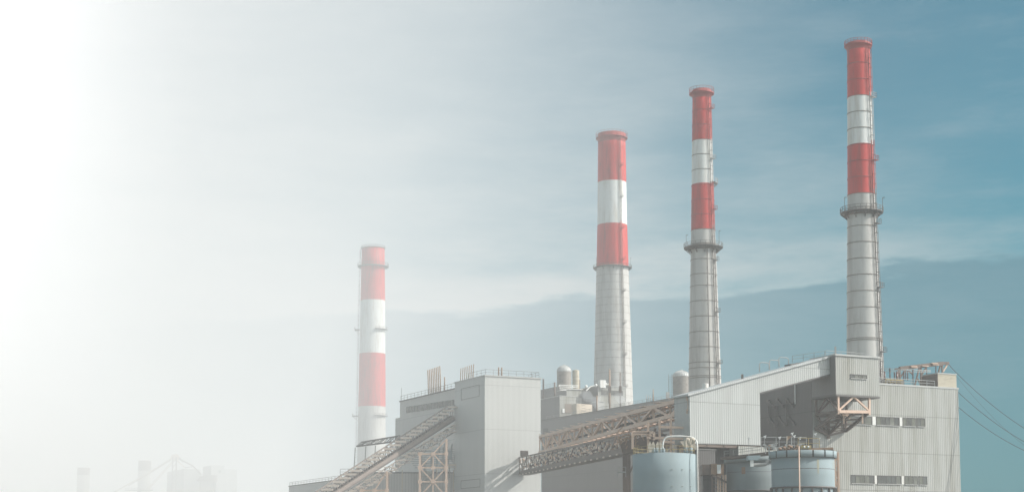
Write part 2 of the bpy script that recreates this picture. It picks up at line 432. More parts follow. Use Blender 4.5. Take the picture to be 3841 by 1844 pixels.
# second
smokestack(705, (1541 * K, 700 * K), [(350 * K, 34.5 * K), (560 * K, 37.5 * K), (1010 * K, 50 * K)],
    [(336 * K, 452 * K, 'red'), (452 * K, 560 * K, 'white'), (560 * K, 665 * K, 'red'), (665 * K, 1400 * K, 'steel_grey')],
    'broad squat smokestack with red and white bands and a zigzag ladder, behind the rooftop penthouses',
    rings=[(690 + 19 * i) * K for i in range(18)] + [], ring_w=.05,
    platforms=[(668 * K, 48.5 * K, 'rail_dark')], crown=(326 * K, 341 * K, 39.5 * K, 352 * K),
    ladder=(R(30), 340 * K, 1010 * K, 'band'), rods=[(-1.1, 667 * K, 4, 47 * K), (1.2, 667 * K, 4, 47 * K)])
# first (far left)
smokestack(1720, (937 * K, 850 * K), [(625 * K, 28.5 * K), (752 * K, 31 * K), (1150 * K, 36 * K)],
    [(619 * K, 752 * K, 'red'), (752 * K, 886 * K, 'white'), (886 * K, 1020 * K, 'red'), (1020 * K, 1400 * K, 'steel_grey')],
    'hazy far smokestack with pale red bands and a ladder on its left side',
    rings=[665 * K + 3], ring_w=.2,
    platforms=[(665 * K, 39 * K, 'rail_dark', 0, None, 40, 3.2), (618.5 * K, 30 * K, 'rail_dark', 0, None, 40, 2.0), (825 * K, 40 * K, 'rail_dark', R(15), R(80), 12, 2.2), (825 * K, 45 * K, 'rail_dark', R(-100), R(-70), 6, 2.2),
               (1043 * K, 41 * K, 'rail_dark', R(15), R(80), 12, 2.2), (1043 * K, 49 * K, 'rail_dark', R(-100), R(-70), 6, 2.2)],
    ladder=(R(-88), 618 * K, 1235 * K, 'rail_dark'), ladder_off=.9)

# ------------------------------------------------------------------ generic pieces
def corner_box(mb, P, L, D, zt, zb=0.0):
    P = V((P.x, P.y, zb)); mb.obox(P, e1 * L, e2 * D, ez * (zt - zb)); return mb
def solve_e1(px, P):   # length along e1 from P until the column of pixel px
    u = (px - CX) / F
    # perspective with pitch: solve numerically
    lo, hi = -200.0, 200.0
    def X(l):
        q = P + e1 * l; r = q - C0; dep = r.dot(FW); return r.x / dep * F + CX - px
    for _ in range(60):
        mid = (lo + hi) / 2
        if X(lo) * X(mid) <= 0: hi = mid
        else: lo = mid
    return (lo + hi) / 2
def solve_e2(px, P):
    lo, hi = 0.0, 140.0
    def X(l):
        q = P + e2 * l; r = q - C0; dep = r.dot(FW); return r.x / dep * F + CX - px
    for _ in range(60):
        mid = (lo + hi) / 2
        if X(lo) * X(mid) <= 0: hi = mid
        else: lo = mid
    return (lo + hi) / 2
wrnd = random.Random(3)
def window(parent, P, n, tl, br, cols, rows=1, glass='glass', fr='trim_dark', along=None, name='window'):
    """window on the plane (P,n), pixel corners; frame proud, panes behind the bars"""
    along = along or (e1 if abs(n.dot(e1)) < .5 else e2)
    a = hit(*tl, P, n); b = hit(*br, P, n)
    w_ = (b - a).dot(along); 
    if w_ < 0: along = -along; w_ = -w_
    zt, zb = a.z, b.z; h = zt - zb; O = V((a.x, a.y, zb))
    f = MB(); t_ = .09
    f.obox(O + n * .002, along * w_, n * .10, ez * t_); f.obox(O + ez * (h - t_) + n * .002, along * w_, n * .14, ez * t_)
    for k in range(cols + 1): f.obox(O + along * ((w_ - .09) * k / cols) + ez * t_ + n * .002, along * .09, n * .09, ez * (h - 2 * t_))
    for k in range(1, rows): f.obox(O + ez * (h * k / rows) + n * .002, along * w_, n * .07, ez * .06)
    fo = f.build(name, fr, parent)
    pm = MB()
    for k in range(cols):
        pm.cur = wrnd.choice((0, 0, 0, 1, 1, 2)); pm.obox(O + n * .001 + along * (w_ * k / cols + (.001 if k else 0)), along * (w_ / cols - .002), n * .05, ez * h)
    pm.build('pane', [glass, 'glass_mid', 'glass_pale'], fo)
    MB().obox(O + n * .004 - ez * .1, along * w_, n * .22, ez * .098).build('sill', 'trim', fo)
    return fo
def panel(parent, P, n, tl, br, mat, name, thick=.06, along=None):
    along = along or (e1 if abs(n.dot(e1)) < .5 else e2)
    a = hit(*tl, P, n); b = hit(*br, P, n); w_ = (b - a).dot(along)
    O = V((a.x, a.y, b.z))
    return MB().obox(O + n * .003, along * w_, n * thick, ez * (a.z - b.z)).build(name, mat, parent)
def lattice(mb, a0, a1, b0, b1, n, wc=.3, wd=.2, verts=True, flip=0):
    """plane truss: chord a0-a1 and chord b0-b1"""
    a0, a1, b0, b1 = map(V, (a0, a1, b0, b1))
    mb.bar(a0, a1, wc); mb.bar(b0, b1, wc)
    for k in range(n + 1):
        t0 = k / n
        if verts: mb.bar(a0.lerp(a1, t0), b0.lerp(b1, t0), wd * .9)
        if k < n:
            t1 = (k + 1) / n
            if (k + flip) % 2: mb.bar(a0.lerp(a1, t0), b0.lerp(b1, t1), wd)
            else: mb.bar(b0.lerp(b1, t0), a0.lerp(a1, t1), wd)
    return mb
def bez(pts, n=8):
    """smooth path through points (Catmull)"""
    pts = [V(p) for p in pts]; P = [pts[0]] + pts + [pts[-1]]; out = []
    for i in range(1, len(P) - 2):
        for k in range(n):
            t = k / n; a, b, c, d_ = P[i - 1], P[i], P[i + 1], P[i + 2]
            out.append(.5 * ((2 * b) + (c - a) * t + (2 * a - 5 * b + 4 * c - d_) * t * t + (3 * b - a - 3 * c + d_) * t ** 3))
    out.append(pts[-1]); return out

# ------------------------------------------------------------------ right boiler building
Pr = at(z1(101, 760)[0], z1(101, 760)[1], 300); Pr.z = 0
Lr = solve_e1(z1(1236, 0)[0] + 3, V((Pr.x, Pr.y, 30)))
Zr = hit(*z1(1236, 436), Pr, n1_).z
rb = thing('boiler_building', Pr, 'big corrugated grey building at the right edge with two rows of windows', 'building')
corner_box(MB(), Pr, Lr, 25, Zr).build('lit_wall', 'corr_light', rb)
mb = MB(); mb.obox(Pr + ez * Zr - e1 * .1 - e2 * .1, e1 * (Lr + .2), e2 * 25.2, ez * .35); mb.build('roof_edge', 'trim', rb)
# skin of the left wall, its shade put into a darker cladding colour
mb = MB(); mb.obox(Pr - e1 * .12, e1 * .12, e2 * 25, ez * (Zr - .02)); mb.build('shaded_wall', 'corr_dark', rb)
for y0, y1, gs, ws in ((647, 715, [(350, 562, 4), (595, 775, 5), (803, 905, 3), (912, 977, 2)], [(565, 592), (778, 800)]),
                       (1105, 1172, [(398, 580, 5), (603, 790, 5), (817, 920, 3), (928, 995, 2)], [(582, 601), (793, 814)])):
    sl_ = .033 if y0 < 800 else .02
    for a, b, c in gs:
        window(rb, Pr, n1_, z1(a, y0 + sl_ * (a - 600)), z1(b, y1 + sl_ * (b - 600)), c, 1)
    for a, b in ws:
        panel(rb, Pr, n1_, z1(a, y0 + 2 + sl_ * (a - 600)), z1(b, y1 + sl_ * (b - 600)), 'white', 'wall_panel', .08)
mb = MB(); railing(mb, [Pr + ez * (Zr + .35) + e1 * 14.5 + e2 * .3, Pr + ez * (Zr + .35) + e1 * (solve_e1(z1(1062, 400)[0], Pr + ez * Zr)) + e2 * .3], 1.1, .09, 1.9)
mb.build('roof_railing', 'rail', rb)
# pipes and brackets on the shaded wall
mb = MB(); Pw = Pr - e1 * .12
for zx, ya, yb in ((1287, 560, 840), (1360, 510, 720), (1223, 560, 700)):
    a = hit(*z2(zx, ya), Pw, n2_); b = hit(*z2(zx, yb), Pw, n2_); b = V((a.x, a.y, b.z)); mb.bar(a + n2_ * .3, b + n2_ * .3, .22)
for zx, ya in ((1215, 525), (1285, 515), (1360, 515), (1225, 665), (1300, 660), (1375, 655)):
    a = hit(*z2(zx, ya), Pw, n2_); b = hit(*z2(zx + 45, ya + 50), Pw, n2_)
    mb.bar(a + n2_ * .15, b + n2_ * .15, .28); mb.cbox(a + n2_ * .15, e2 * .7, ez * .5, n2_ * .3); mb.cbox(b + n2_ * .15, e2 * .7, ez * .5, n2_ * .3)
a = hit(*z2(1240, 565), Pw, n2_); b = hit(*z2(1420, 555), Pw, n2_); mb.bar(a + n2_ * .3, V((b.x, b.y, a.z)) + n2_ * .3, .15)
mb.build('wall_pipes', 'rail_dark', rb)
mb = MB(); a = hit(*z2(1425, 385), Pw, n2_); b = hit(*z2(1425, 550), Pw, n2_); mb.bar(a + n2_ * .2, V((a.x, a.y, b.z)) + n2_ * .2, .2); mb.build('downpipe', 'lamp_white', rb)

# ---- roof of the right building: concrete shed, gantry, insulators
zroof = Zr + .35
def on_roof(px, py_ref, back): # point on the right roof: column px, set back from the lit face
    l = solve_e1(px, Pr + ez * zroof + e2 * back); return Pr + ez * zroof + e2 * back + e1 * l
a = on_roof(zr(1620, 0)[0], 0, .3); b = on_roof(zr(2090, 0)[0], 0, .3)
H = hit(*zr(1620, 520), a, n1_).z - zroof
cs = thing('concrete_shed', a, 'weathered tan concrete shed on the far right roof corner', 'shed')
mb = MB().obox(a, (b - a), e2 * 5.0, ez * (H - .2)); mb.build('wall', 'concrete', cs)
MB().obox(a - e1 * .1 - e2 * .1 + ez * (H - .2), (b - a) + e1 * .2, e2 * 5.2, ez * .2).build('roof', 'trim', cs)
a2 = a + n2_ * .003; MB().obox(a2, n2_ * .08, e2 * 4.99, ez * (H - .25)).build('shaded_wall', 'brown', cs)  # brown stands for the concrete's shaded side
MB().obox(a2 + n2_ * .08 + e2 * 2.2 + ez * .0, n2_ * .06, e2 * .9, ez * 1.9).build('door', 'rail_dark', cs)

gt = thing('lattice_gantry', on_roof(zr(1160, 0)[0], 0, 4), 'rusty steel gantry beam on leaning legs hung with insulators over the roof', 'gantry')
GB = 4.0
gp = lambda zx, zy: hit(*zr(zx, zy), Pr + e2 * GB, n1_)
Bm0, Bm1 = gp(640, 412), gp(1885, 282)
mb = MB(); mb.bar(Bm0, gp(1720, 285), .55, .75); mb.bar(gp(1700, 282), Bm1, .5, .6)
mb.bar(Bm0 + e2 * 1.4, Bm1 + e2 * 1.4, .35, .4)
for k in range(9):
    t_ = k / 8; mb.bar(Bm0.lerp(Bm1, t_), Bm0.lerp(Bm1, t_) + e2 * 1.4, .2)
mb.build('beam', 'brown', gt)
for zx, zy in ((960, 360), (1490, 285), (980, 395), (1250, 355), (1520, 322)):
    c = gp(zx, zy) - e2 * .45; MB().cbox(c, e1 * 1.6, e2 * .3, ez * .13).build('walk_plate', 'orange', gt)
for (xa, ya, xb, yb) in ((1180, 370, 1180, 870), (1140, 400, 1010, 870), (640, 430, 665, 860), (620, 440, 570, 700), (1715, 290, 1730, 530), (1690, 300, 1625, 520), (1860, 300, 1745, 490),
                         (1320, 380, 1200, 570), (800, 440, 670, 620), (1090, 670, 1170, 800), (870, 470, 985, 570)):
    p = gp(xa, ya); q = gp(xb, yb); q.z = max(q.z, zroof); 
    if ya < 500 and yb > 650 : q.z = zroof
    mb = MB(); mb.bar(p, q, .26); mb.build('leg' if yb > 500 else 'brace', 'brown' if (xa + ya) % 3 else 'orange', gt)
def insulator_mb(mb, base, h, n=8, r=.16):
    mb.tube([base, base + ez * h], r * .45, 6)
    for k in range(n):
        z = h * (k + .5) / n; c = base + ez * z; mb.lathe(c, [(r * .4, -.05), (r * 1.35, -.03), (r * .4, .08)], 10)
    return mb
for zx, y0 in ((790, 430), (840, 440), (1325, 370), (1560, 330)):
    p = gp(zx, y0); insulator_mb(MB(), p - ez * 2.2, 2.0, 7, .17).build('insulator', 'insulator', gt)
gi = 'post insulators on the boiler building roof'
for i, (zx, yt, lb) in enumerate(((165, 420, 'post insulator beside the transfer tower, leftmost of the roof row'), (400, 400, 'tall post insulator second in the roof row, standing over the yellow rail'),
                     (515, 505, 'short post insulator just left of the thick brown bushing'), (750, 480, 'post insulator just right of the yellow roof frame'),
                     (985, 440, 'post insulator nearest the gantry legs'))):
    b = on_roof(zr(zx, 0)[0], 0, 2.2); h = hit(*zr(zx, yt), b, n1_).z - zroof
    t = thing('post_insulator', b, lb, 'insulator', gi)
    MB().bar(b, b + ez * h * .42, .16).build('post', 'rail_dark', t)
    insulator_mb(MB(), b + ez * h * .42, h * .58, 8, .19).build('insulator_stack', 'insulator', t)
for zx, lb in ((262, 'thick brown bushing near the transfer tower wall'), (577, 'thick brown bushing behind the right end of the yellow frame')):
    b = on_roof(zr(zx, 0)[0], 0, 1.6); h = hit(*zr(zx, 485), b, n1_).z - zroof
    t = thing('bushing', b, lb, 'bushing', 'brown bushings on the roof')
    MB().tube([b, b + ez * h], [.24, .15], 10).build('column', 'insulator', t)
    MB().cbox(b + ez * .5, e1 * .8, e2 * .8, ez * 1.0).build('base', 'rail_dark', t)
yf = thing('yellow_frame', on_roof(zr(500, 0)[0], 0, .9), 'yellow steel guard frame around the roof equipment', 'guard frame')
mb = MB(); A0_, A1_ = on_roof(zr(285, 0)[0], 0, .9), on_roof(zr(722, 0)[0], 0, .9); hh = hit(*zr(500, 700), A0_, n1_).z - zroof
for t_ in (0, .28, .62, .86, 1): p = A0_.lerp(A1_, t_); mb.bar(p, p + ez * hh, .13)
mb.bar(A0_ + ez * hh, A1_ + ez * hh, .2); mb.bar(A0_ + ez * hh * .5, A1_ + ez * hh * .5, .12); mb.build('frame', 'yellow', yf)
mb = MB()
for k in range(9):
    p = on_roof(zr(200 + 60 * k, 0)[0], 0, 1.4 + (k % 3) * .5); mb.cbox(p + ez * (.35 + .12 * (k % 3)), e1 * .5, e2 * .6, ez * (.7 + .24 * (k % 3)))
tag(mb.build('switch_boxes', 'rail_dark'), 'low dark clutter of switch boxes behind the roof railing', 'switchgear', kind='stuff')
bw = 'thin busbar wires strung over the roof'
for i, (ya, yb, lb) in enumerate(((405, 460, 'uppermost thin wire strung over the roof insulators'), (435, 480, 'middle thin wire strung over the roof insulators'), (485, 510, 'lowest thin wire strung over the roof insulators'))):
    p = on_roof(zr(150, 0)[0], 0, 2.2); q = on_roof(zr(1440, 0)[0], 0, 2.2)
    p.z = hit(*zr(150, ya), p, n1_).z; q.z = hit(*zr(1440, yb), q, n1_).z
    tag(MB().tube([p, q], .045, 5).build('busbar_wire', 'rail', loc=p), lb, 'wire', bw)

# power lines leaving to the right
def cable(pa, pb, lb, r=.055, sag=1.2):
    pts = [pa.lerp(pb, k / 14) - ez * (sag * 4 * (k / 14) * (1 - k / 14)) for k in range(15)]
    tag(MB().tube(pts, r, 5).build('power_line', 'wire', loc=pa), lb, 'power line', 'power lines running down to the right')
tp = on_roof(zr(2075, 0)[0], 0, 2.0); tp.z = hit(*zr(2075, 500), tp, n1_).z
cable(gp(1885, 300), tp, 'short thick line from the gantry tip to the concrete shed corner', .07, .05)
cable(tp, at(3870, 1622, 311), 'upper power line leaving the concrete shed corner', .06, .8)
cable(Pr + e1 * Lr + ez * (hit(*z1(1240, 457), Pr, n1_).z), at(3870, 1670, 311), 'middle power line fixed to the building edge below the roof', .06, .8)
cable(Pr + e1 * Lr + ez * (hit(*z1(1243, 575), Pr, n1_).z), at(3870, 1700, 311), 'lowest power line fixed to the right building edge', .06, .8)
cable(tp + V((.1, .5, -.6)), at(3870, 1690, 312), 'faint thin line just under the upper power line', .025, 1.0)

# ------------------------------------------------------------------ transfer tower
Pt = at(z1(285, 475)[0], z1(285, 475)[1], 293); zt0 = Pt.z; Pt0 = V((Pt.x, Pt.y, 0))
ztt = hit(*z1(285, 172), Pt0, n1_).z
Lt = solve_e1(z1(621, 0)[0], Pt); Dt = solve_e2(z1(97, 0)[0], Pt)
tt = thing('transfer_tower', Pt, 'corrugated conveyor head house overhanging on a rusty truss, one small window', 'tower')
MB().obox(Pt, e1 * Lt, e2 * Dt, ez * (ztt - zt0)).build('lit_wall', 'corr_light', tt)
MB().obox(Pt - e1 * .1, e1 * .1, e2 * Dt, ez * (ztt - zt0 - .02)).build('shaded_wall', 'dark_wall', tt)  # darker cladding colour painted for the unlit side of the head house
mb = MB(); mb.obox(Pt - e1 * .25 - e2 * .25 + ez * (ztt - zt0), e1 * (Lt + .5), e2 * (Dt + .5), ez * .3); mb.build('roof', 'trim', tt)
mb = MB(); mb.obox(Pt - e1 * .12 - e2 * .12 - ez * .3, e1 * (Lt + .2), e2 * (Dt + .2), ez * .3); mb.build('floor_edge', 'trim_dark', tt)
window(tt, Pt0, n1_, z1(393, 316), z1(523, 355), 4, 1)
zt_ = ez * (ztt - zt0 + .3)
mb = MB(); railing(mb, [Pt + zt_ + e2 * 3.0, Pt + zt_ + e1 * (Lt - 1) + e2 * 3.0], 1.0, .07, 2); mb.bar(Pt + zt_, Pt + zt_ + ez * 1.4, .3)
mb.build('roof_railing', 'rail', tt)
# underframe
def tp_(zx, zy, back=.3): return hit(*z1(zx, zy), Pt0 + e2 * back, n1_)
mb = MB()
f0, f1 = tp_(300, 480), tp_(542, 490); g0, g1 = tp_(302, 608), tp_(542, 612); pk = tp_(420, 492)
for (p, q, w_) in ((tp_(300, 478), tp_(300, 628), .35), (tp_(542, 485), tp_(542, 636), .4), (g0, g1, .55), (g0 + ez * .2, pk, .32), (pk, g1 + ez * .2, .32), (f0, f1, .3)): mb.bar(p, q, w_)
mb.build('near_frame', 'orange', tt)
mb = MB(); bk = e2 * (Dt - .6)
for (p, q, w_) in ((f0 + bk, g0 + bk, .35), (f1 + bk, g1 + bk, .35), (g0 + bk, g1 + bk, .4), (g0 + bk, pk + bk, .3), (pk + bk, g1 + bk, .3), (g0, g0 + bk, .5), (g1, g1 + bk, .45),
                   (g0, f0.lerp(f0 + bk, .5), .22), (f0.lerp(f0 + bk, .5), g0 + bk, .22), (g1, f1.lerp(f1 + bk, .5), .22), (g0, g1 + bk, .22), (g1, g0 + bk, .22)): mb.bar(p, q, w_)
mb.build('rear_frame', 'brown', tt)
# lower bracket: converging lattice that leans back to the wall
mb = MB(); foot = [hit(*z1(x_, y_), Pr, n1_) - e2 * .3 for x_, y_ in ((115, 775), (215, 795), (350, 762))]
foot[0] = hit(*z1(115, 745), Pr, n1_) - e2 * .4
up4 = [g0, g1, g0 + bk, g1 + bk]
mb.bar(g1, foot[2], .5); mb.bar(g0, foot[0], .5); mb.bar(foot[0], foot[1], .4); mb.bar(foot[1], foot[2], .4)
mid = tp_(325, 655, 3.5)
for p in up4 + foot: mb.bar(p, mid, .28)
mb.bar(g0 + bk, foot[1], .35); mb.bar(g1 + bk, foot[2], .3); mb.bar(g0.lerp(g1, .5), foot[1], .3); mb.bar(foot[1] + ez * 2.6, foot[1] - ez * .6, .6)
for k in range(4):
    t_ = (k + .5) / 4; mb.bar(g1.lerp(foot[2], t_), (g0 + bk).lerp(foot[1], t_), .2); mb.bar(g0.lerp(foot[0], t_), (g0 + bk).lerp(foot[1], t_), .2); mb.bar(g1.lerp(foot[2], t_), g0.lerp(foot[0], t_), .18)
mb.build('bracket_truss', 'brown', tt)
mb = MB()
for k in range(5):
    p = g0.lerp(mid, .15 + .17 * k) + e1 * .5; mb.bar(p, p + e1 * 1.8 + ez * (.2 if k % 2 else -.3), .18)
mb.bar(g1 + V((-1.3, 0, -.2)), g1 + V((-1.3, 0, -2.2)), .3); mb.bar(g0 + V((1.6, 3, 0)), g0 + V((1.6, 3, -2)), .3)
mb.build('bracket_struts', 'orange', tt)

# ------------------------------------------------------------------ rising gallery
Pg = Pt0 + e2 * 1.7 - e1 * .1
gq = lambda zx, zy: hit(*z2(zx, zy), Pg, n1_)
out = [gq(592, 482), gq(1690, 189), gq(1703, 312), gq(1146, 460), gq(1152, 872), gq(601, 858)]
out[1] = out[1] ; rr = gq(1735, 178)
gl = thing('conveyor_gallery', V((out[5].x, out[5].y, 0)), 'long light corrugated gallery sloping up to the transfer tower', 'conveyor gallery')
xL = (out[0] + out[5]) / 2
out[0] = V((out[5].x, out[5].y, out[0].z))
vx = out[4]; out[3] = V((vx.x, vx.y, out[3].z))
DG = e2 * 5.2
MB().prism(out, DG).build('lit_wall', 'corr_gallery', gl)
mb = MB(); a, b = out[0], out[1]
dn = (b - a)
mb.add([], [])
mb.prism([a - e2 * .35 - dn.normalized() * .5, b - e2 * .35, b - e2 * .35 + ez * .35, a - e2 * .35 + ez * .35 - dn.normalized() * .5], DG + e2 * .7)
mb.build('roof', 'corr_roof', gl)
mb = MB(); n_ = V((dn.x, dn.y, 0)).normalized()
mb.prism([out[3] - e2 * .05 - ez * .03, out[2] - e2 * .05 - ez * .03, out[2] - e2 * .05 - ez * .25, out[3] - e2 * .05 - ez * .25], DG + e2 * .1); mb.build('floor_edge', 'trim_dark', gl)
mb = MB()   # step at the roof's upper end (darker parapet)
up0, up1 = gq(1462, 222), gq(1735, 178); mb.prism([up0 + e2 * 3, up1 + e2 * 3, up1 + e2 * 3 - ez * .9, up0 + e2 * 3 - ez * .9], e2 * 2); mb.build('roof_monitor', 'trim_dark', gl)
mb = MB(); ra, rb_ = gq(1480, 210) + e2 * 3.2, gq(1735, 172) + e2 * 3.2; railing(mb, [ra, rb_], 1.2, .07, 2.4); mb.build('roof_railing', 'rail_dark', gl)
for zx, zy in ((1205, 290), (1283, 270), (1357, 250)):
    p = gq(zx, zy) + e2 * 2.5; q = gq(zx + 75, zy - 22) + e2 * 2.5
    top = max(p.z, q.z) + 1.2
    pts = [p, V((p.x, p.y, top - .3)), V((p.x, p.y, top)) + e1 * .3, V((q.x, q.y, top)) - e1 * .3, V((q.x, q.y, top - .3)), q]
    MB().tube(pts, .09, 6).build('vent_pipe', 'rail', gl)
mb = MB(); p = gq(1057, 335) + e2 * 2; mb.bar(p - ez * .5, p + ez * .6, .4); mb.build('roof_vent', 'rail_dark', gl)
# dark underside structure below the gallery house
zb_ = out[5].z
LG = (out[4] - out[5]).length
mb = MB(); B0 = V((out[5].x, out[5].y, 0)) + e2 * 4.4
mb.obox(B0 + e1 * .3, e1 * (LG - .3), e2 * .6, ez * (zb_ - .05)); mb.build('recessed_wall', 'dark_wall', gl)
mb = MB()
for k in range(5):
    mb.obox(V((out[5].x, out[5].y, zb_ - .45)) + e1 * (LG * k / 4.2), e1 * .4, e2 * 4.4, ez * .42)
mb.obox(V((out[5].x, out[5].y, zb_ - .5)) + e2 * .1, e1 * LG, e2 * .4, ez * .46)
mb.build('floor_beams', 'brown', gl)
for zx in (615, 983):
    p = hit(*z2(zx, 900), Pg + e2 * .6, n1_); mb = MB(); b = V((p.x, p.y, 0)); mb.obox(b - e1 * .5, e1 * 1.0, e2 * .14, ez * (zb_ - .5)); mb.obox(b - e1 * .5 + e2 * .96, e1 * 1.0, e2 * .14, ez * (zb_ - .5)); mb.obox(b - e1 * .1 + e2 * .14, e1 * .2, e2 * .82, ez * (zb_ - .5))
    mb.build('column', 'orange' if zx > 900 else 'brown', gl)

# low annexes under and right of the gallery
la = hit(*z2(665, 905), Pg + e2 * -1.5, n1_); Pn = V((la.x, la.y, 0))
an = thing('lean_to', Pn, 'dark corrugated lean-to between the blue tank and the rusty hopper', 'shed')
w_ = solve_e1(z2(797, 0)[0], la); MB().obox(Pn, e1 * w_, e2 * 3.4, ez * la.z).build('wall', 'corr_dark', an)
MB().obox(Pn + ez * la.z - e1 * .15 - e2 * .15, e1 * (w_ + .3), e2 * 3.6, ez * .15).build('roof', 'roofing', an)
lb_ = hit(*z2(900, 905), Pg + e2 * 3, n1_)
Pq = V((lb_.x, lb_.y, 0)); w_ = solve_e1(z2(1200, 0)[0], lb_)
ax_ = thing('annex', Pq - e2 * 3.2, 'pale gridded annex wall seen just over the blue tank roofs', 'annex')
MB().obox(Pq - e2 * 3.2, e1 * w_, e2 * 3.0, ez * (hit(*z2(1000, 878), Pq - e2 * 3.2, n1_).z)).build('wall', 'corr_light', ax_)

# ------------------------------------------------------------------ tanks
def tank(px0, px1, ptop, Y, lab, mat, rim=None, ring_py=None, seams=(), name='storage_tank'):
    c = at((px0 + px1) / 2, ptop, Y); r = (px1 - px0) / 2 * mpp(px0, ptop, Y); zt = c.z
    zt = at((px0 + px1) / 2, ptop, Y - r).z; t = thing(name, (c.x, Y, 0), lab, 'tank', 'pale blue storage tanks'); C = V((c.x, Y, 0))
    pr = [(r, 0)] + [(r, zt * k / 5) for k in range(1, 6)] + [(r * .97, zt + .02), (0.01, zt + r * .08)]
    MB().lathe(C, pr, 72).build('shell', mat, t)
    if rim:
        h, o = rim
        MB().lathe(C, [(r - .02, zt - h), (r + o, zt - h), (r + o, zt + .15), (r - .3, zt + .15)], 72).build('rim', mat, t)
    for z in seams: MB().lathe(C, [(r - .01, z - .04), (r + .03, z - .04), (r + .03, z + .04), (r - .01, z + .04)], 64).build('weld_seam', 'trim_dark', t)
    return t, C, r, zt
def circ_rail(t, C, r, z, h=1.1, a0=0, a1=6.283, n=28, mat='rail_dark', w=.06):
    mb = MB(); P = [C + V((math.sin(a0 + (a1 - a0) * k / n) * r, -math.cos(a0 + (a1 - a0) * k / n) * r, z)) for k in range(n + 1)]
    for p, q in zip(P, P[1:]):
        mb.bar(p, p + ez * h, w); mb.bar(p + ez * h, q + ez * h, w); mb.bar(p + ez * h * .5, q + ez * h * .5, w)
    mb.build('railing', mat, t)
x0, yT = z2(152, 928); x1_ = z2(640, 0)[0]
t1, C1, r1, zt1 = tank(x0, x1_, yT, 250, 'smooth pale blue tank left of the sunlit gallery with a looping white pipe', 'tank_blue')
circ_rail(t1, C1, r1 - .15, zt1, mat='yellow')
def on1(zx, zy, dy=-2.0): return at(*z2(zx, zy), 250 + dy)
MB().tube(bez([on1(388, 918), on1(388, 870), on1(396, 830), on1(425, 806), on1(500, 800), on1(600, 806), on1(640, 825), on1(656, 865, -3), on1(657, 950, -3.5), on1(661, 1235, -3.5), V((on1(661, 1235, -3.5).x, 246.5, 0))], 6), .13, 8).build('loop_pipe', 'white', t1)
for zx in (568, 604):
    MB().tube(bez([on1(zx, 925), on1(zx, 880), on1(zx - 4, 850), on1(zx + 6, 826), on1(zx + 22, 832), on1(zx + 20, 858)], 5), .30, 10).build('gooseneck_vent', 'tan', t1)
    MB().tube([on1(zx, 925) - ez * .1, on1(zx, 890)], .36, 10).build('vent_collar', 'tank_blue', t1)
for zx in (318, 342, 372, 392):
    MB().tube([on1(zx, 928), on1(zx, 895)], .26, 10).build('nozzle', 'tank_blue', t1)
for i, zx in enumerate((280, 305, 340, 362)):
    p = on1(zx, 925, 1.0); MB().prism([p, p + V((.4, 0, 0)), p + V((.5, 0, 1.1)), p + V((.2, 0, 1.75)), p + V((-.1, 0, 1.2))], V((0, .5, 0))).build('hopper_leg', 'tan', t1)
for th in (.15, .5, .85):
    for zz in (zt1 - 2.6, zt1 - 5.2, zt1 - 8):
        dr = V((math.sin(th), -math.cos(th), 0)); MB().cbox(C1 + dr * (r1 + .04) + ez * zz, V((.25, 0, 0)), V((0, .12, 0)), ez * .1).build('lug', 'trim', t1)
MB().bar(C1 + V((r1 + .05, -.6, 0)), C1 + V((r1 + .05, -.6, zt1)), .18).build('side_pipe', 'tank_blue', t1)

x0, yT = z2(868, 975); x1_ = z2(1330, 0)[0]
t2, C2, r2, zt2 = tank(z2(880, 0)[0], z2(1330, 0)[0], z2(0, 962)[1], 266, 'shaded blue grey tank with a flared rim, behind the front right tank', 'tank_blue_shade', rim=(.8, .35))
x0 = z2(1236, 0)[0]; x1_ = z2(1722, 0)[0]
t3, C3, r3, zt3 = tank(x0, x1_, z2(0, 922)[1], 250, 'front right blue tank with segmented rim and rust streaks', 'tank_blue')
zf = lambda zy, Y=250 - r3: at(z2(1480, 0)[0], z2(0, zy)[1], Y).z
# segmented rim
for k in range(16):
    a0 = -math.pi + k * math.pi / 8 + .03 + .12; mb = MB()
    mb.lathe(C3, [(r3 + .02, zt3 - .75), (r3 + .38, zt3 - .75), (r3 + .38, zt3 + .3), (r3 + .02, zt3 + .3)], 6, a0, a0 + math.pi / 8 - .05); mb.build('rim_segment', 'tank_blue', t3)
MB().lathe(C3, [(r3, zt3 - .82), (r3 + .22, zt3 - .8), (r3 + .22, zt3 + .25), (r3, zt3 + .25)], 64).build('rim_gap', 'trim_dark', t3)
zr3 = zf(1190)
MB().lathe(C3, [(r3, zr3 - .25), (r3 + .3, zr3 - .25), (r3 + .3, zr3), (r3, zr3 + .05)], 64).build('base_ring', 'trim_dark', t3)
for k in range(20):
    th = k * math.pi / 10 + .1; dr = V((math.sin(th), -math.cos(th), 0)); tn = V((math.cos(th), math.sin(th), 0))
    MB().obox(C3 + dr * (r3 + .02) - tn * .1, tn * .2, dr * .28, ez * (zr3 - .26)).build('skirt_rib', 'trim_dark', t3)
zr2 = at(z2(1050, 0)[0], z2(0, 1218)[1], 266 - r2).z
MB().lathe(C2, [(r2, zr2 - .25), (r2 + .25, zr2 - .25), (r2 + .25, zr2), (r2, zr2 + .05)], 64).build('base_ring', 'trim_dark', t2)
MB().lathe(C3, [(r3, zf(1050) - .05), (r3 + .02, zf(1050)), (r3, zf(1050) + .05)], 64).build('weld_seam', 'trim_dark', t3)
MB().lathe(C2, [(r2, zr2 + 3), (r2 + .02, zr2 + 3.03), (r2, zr2 + 3.06)], 64).build('weld_seam', 'trim_dark', t2)
th = math.asin((z2(1552, 0)[0] - (x0 + x1_) / 2) / ((x1_ - x0) / 2)); 
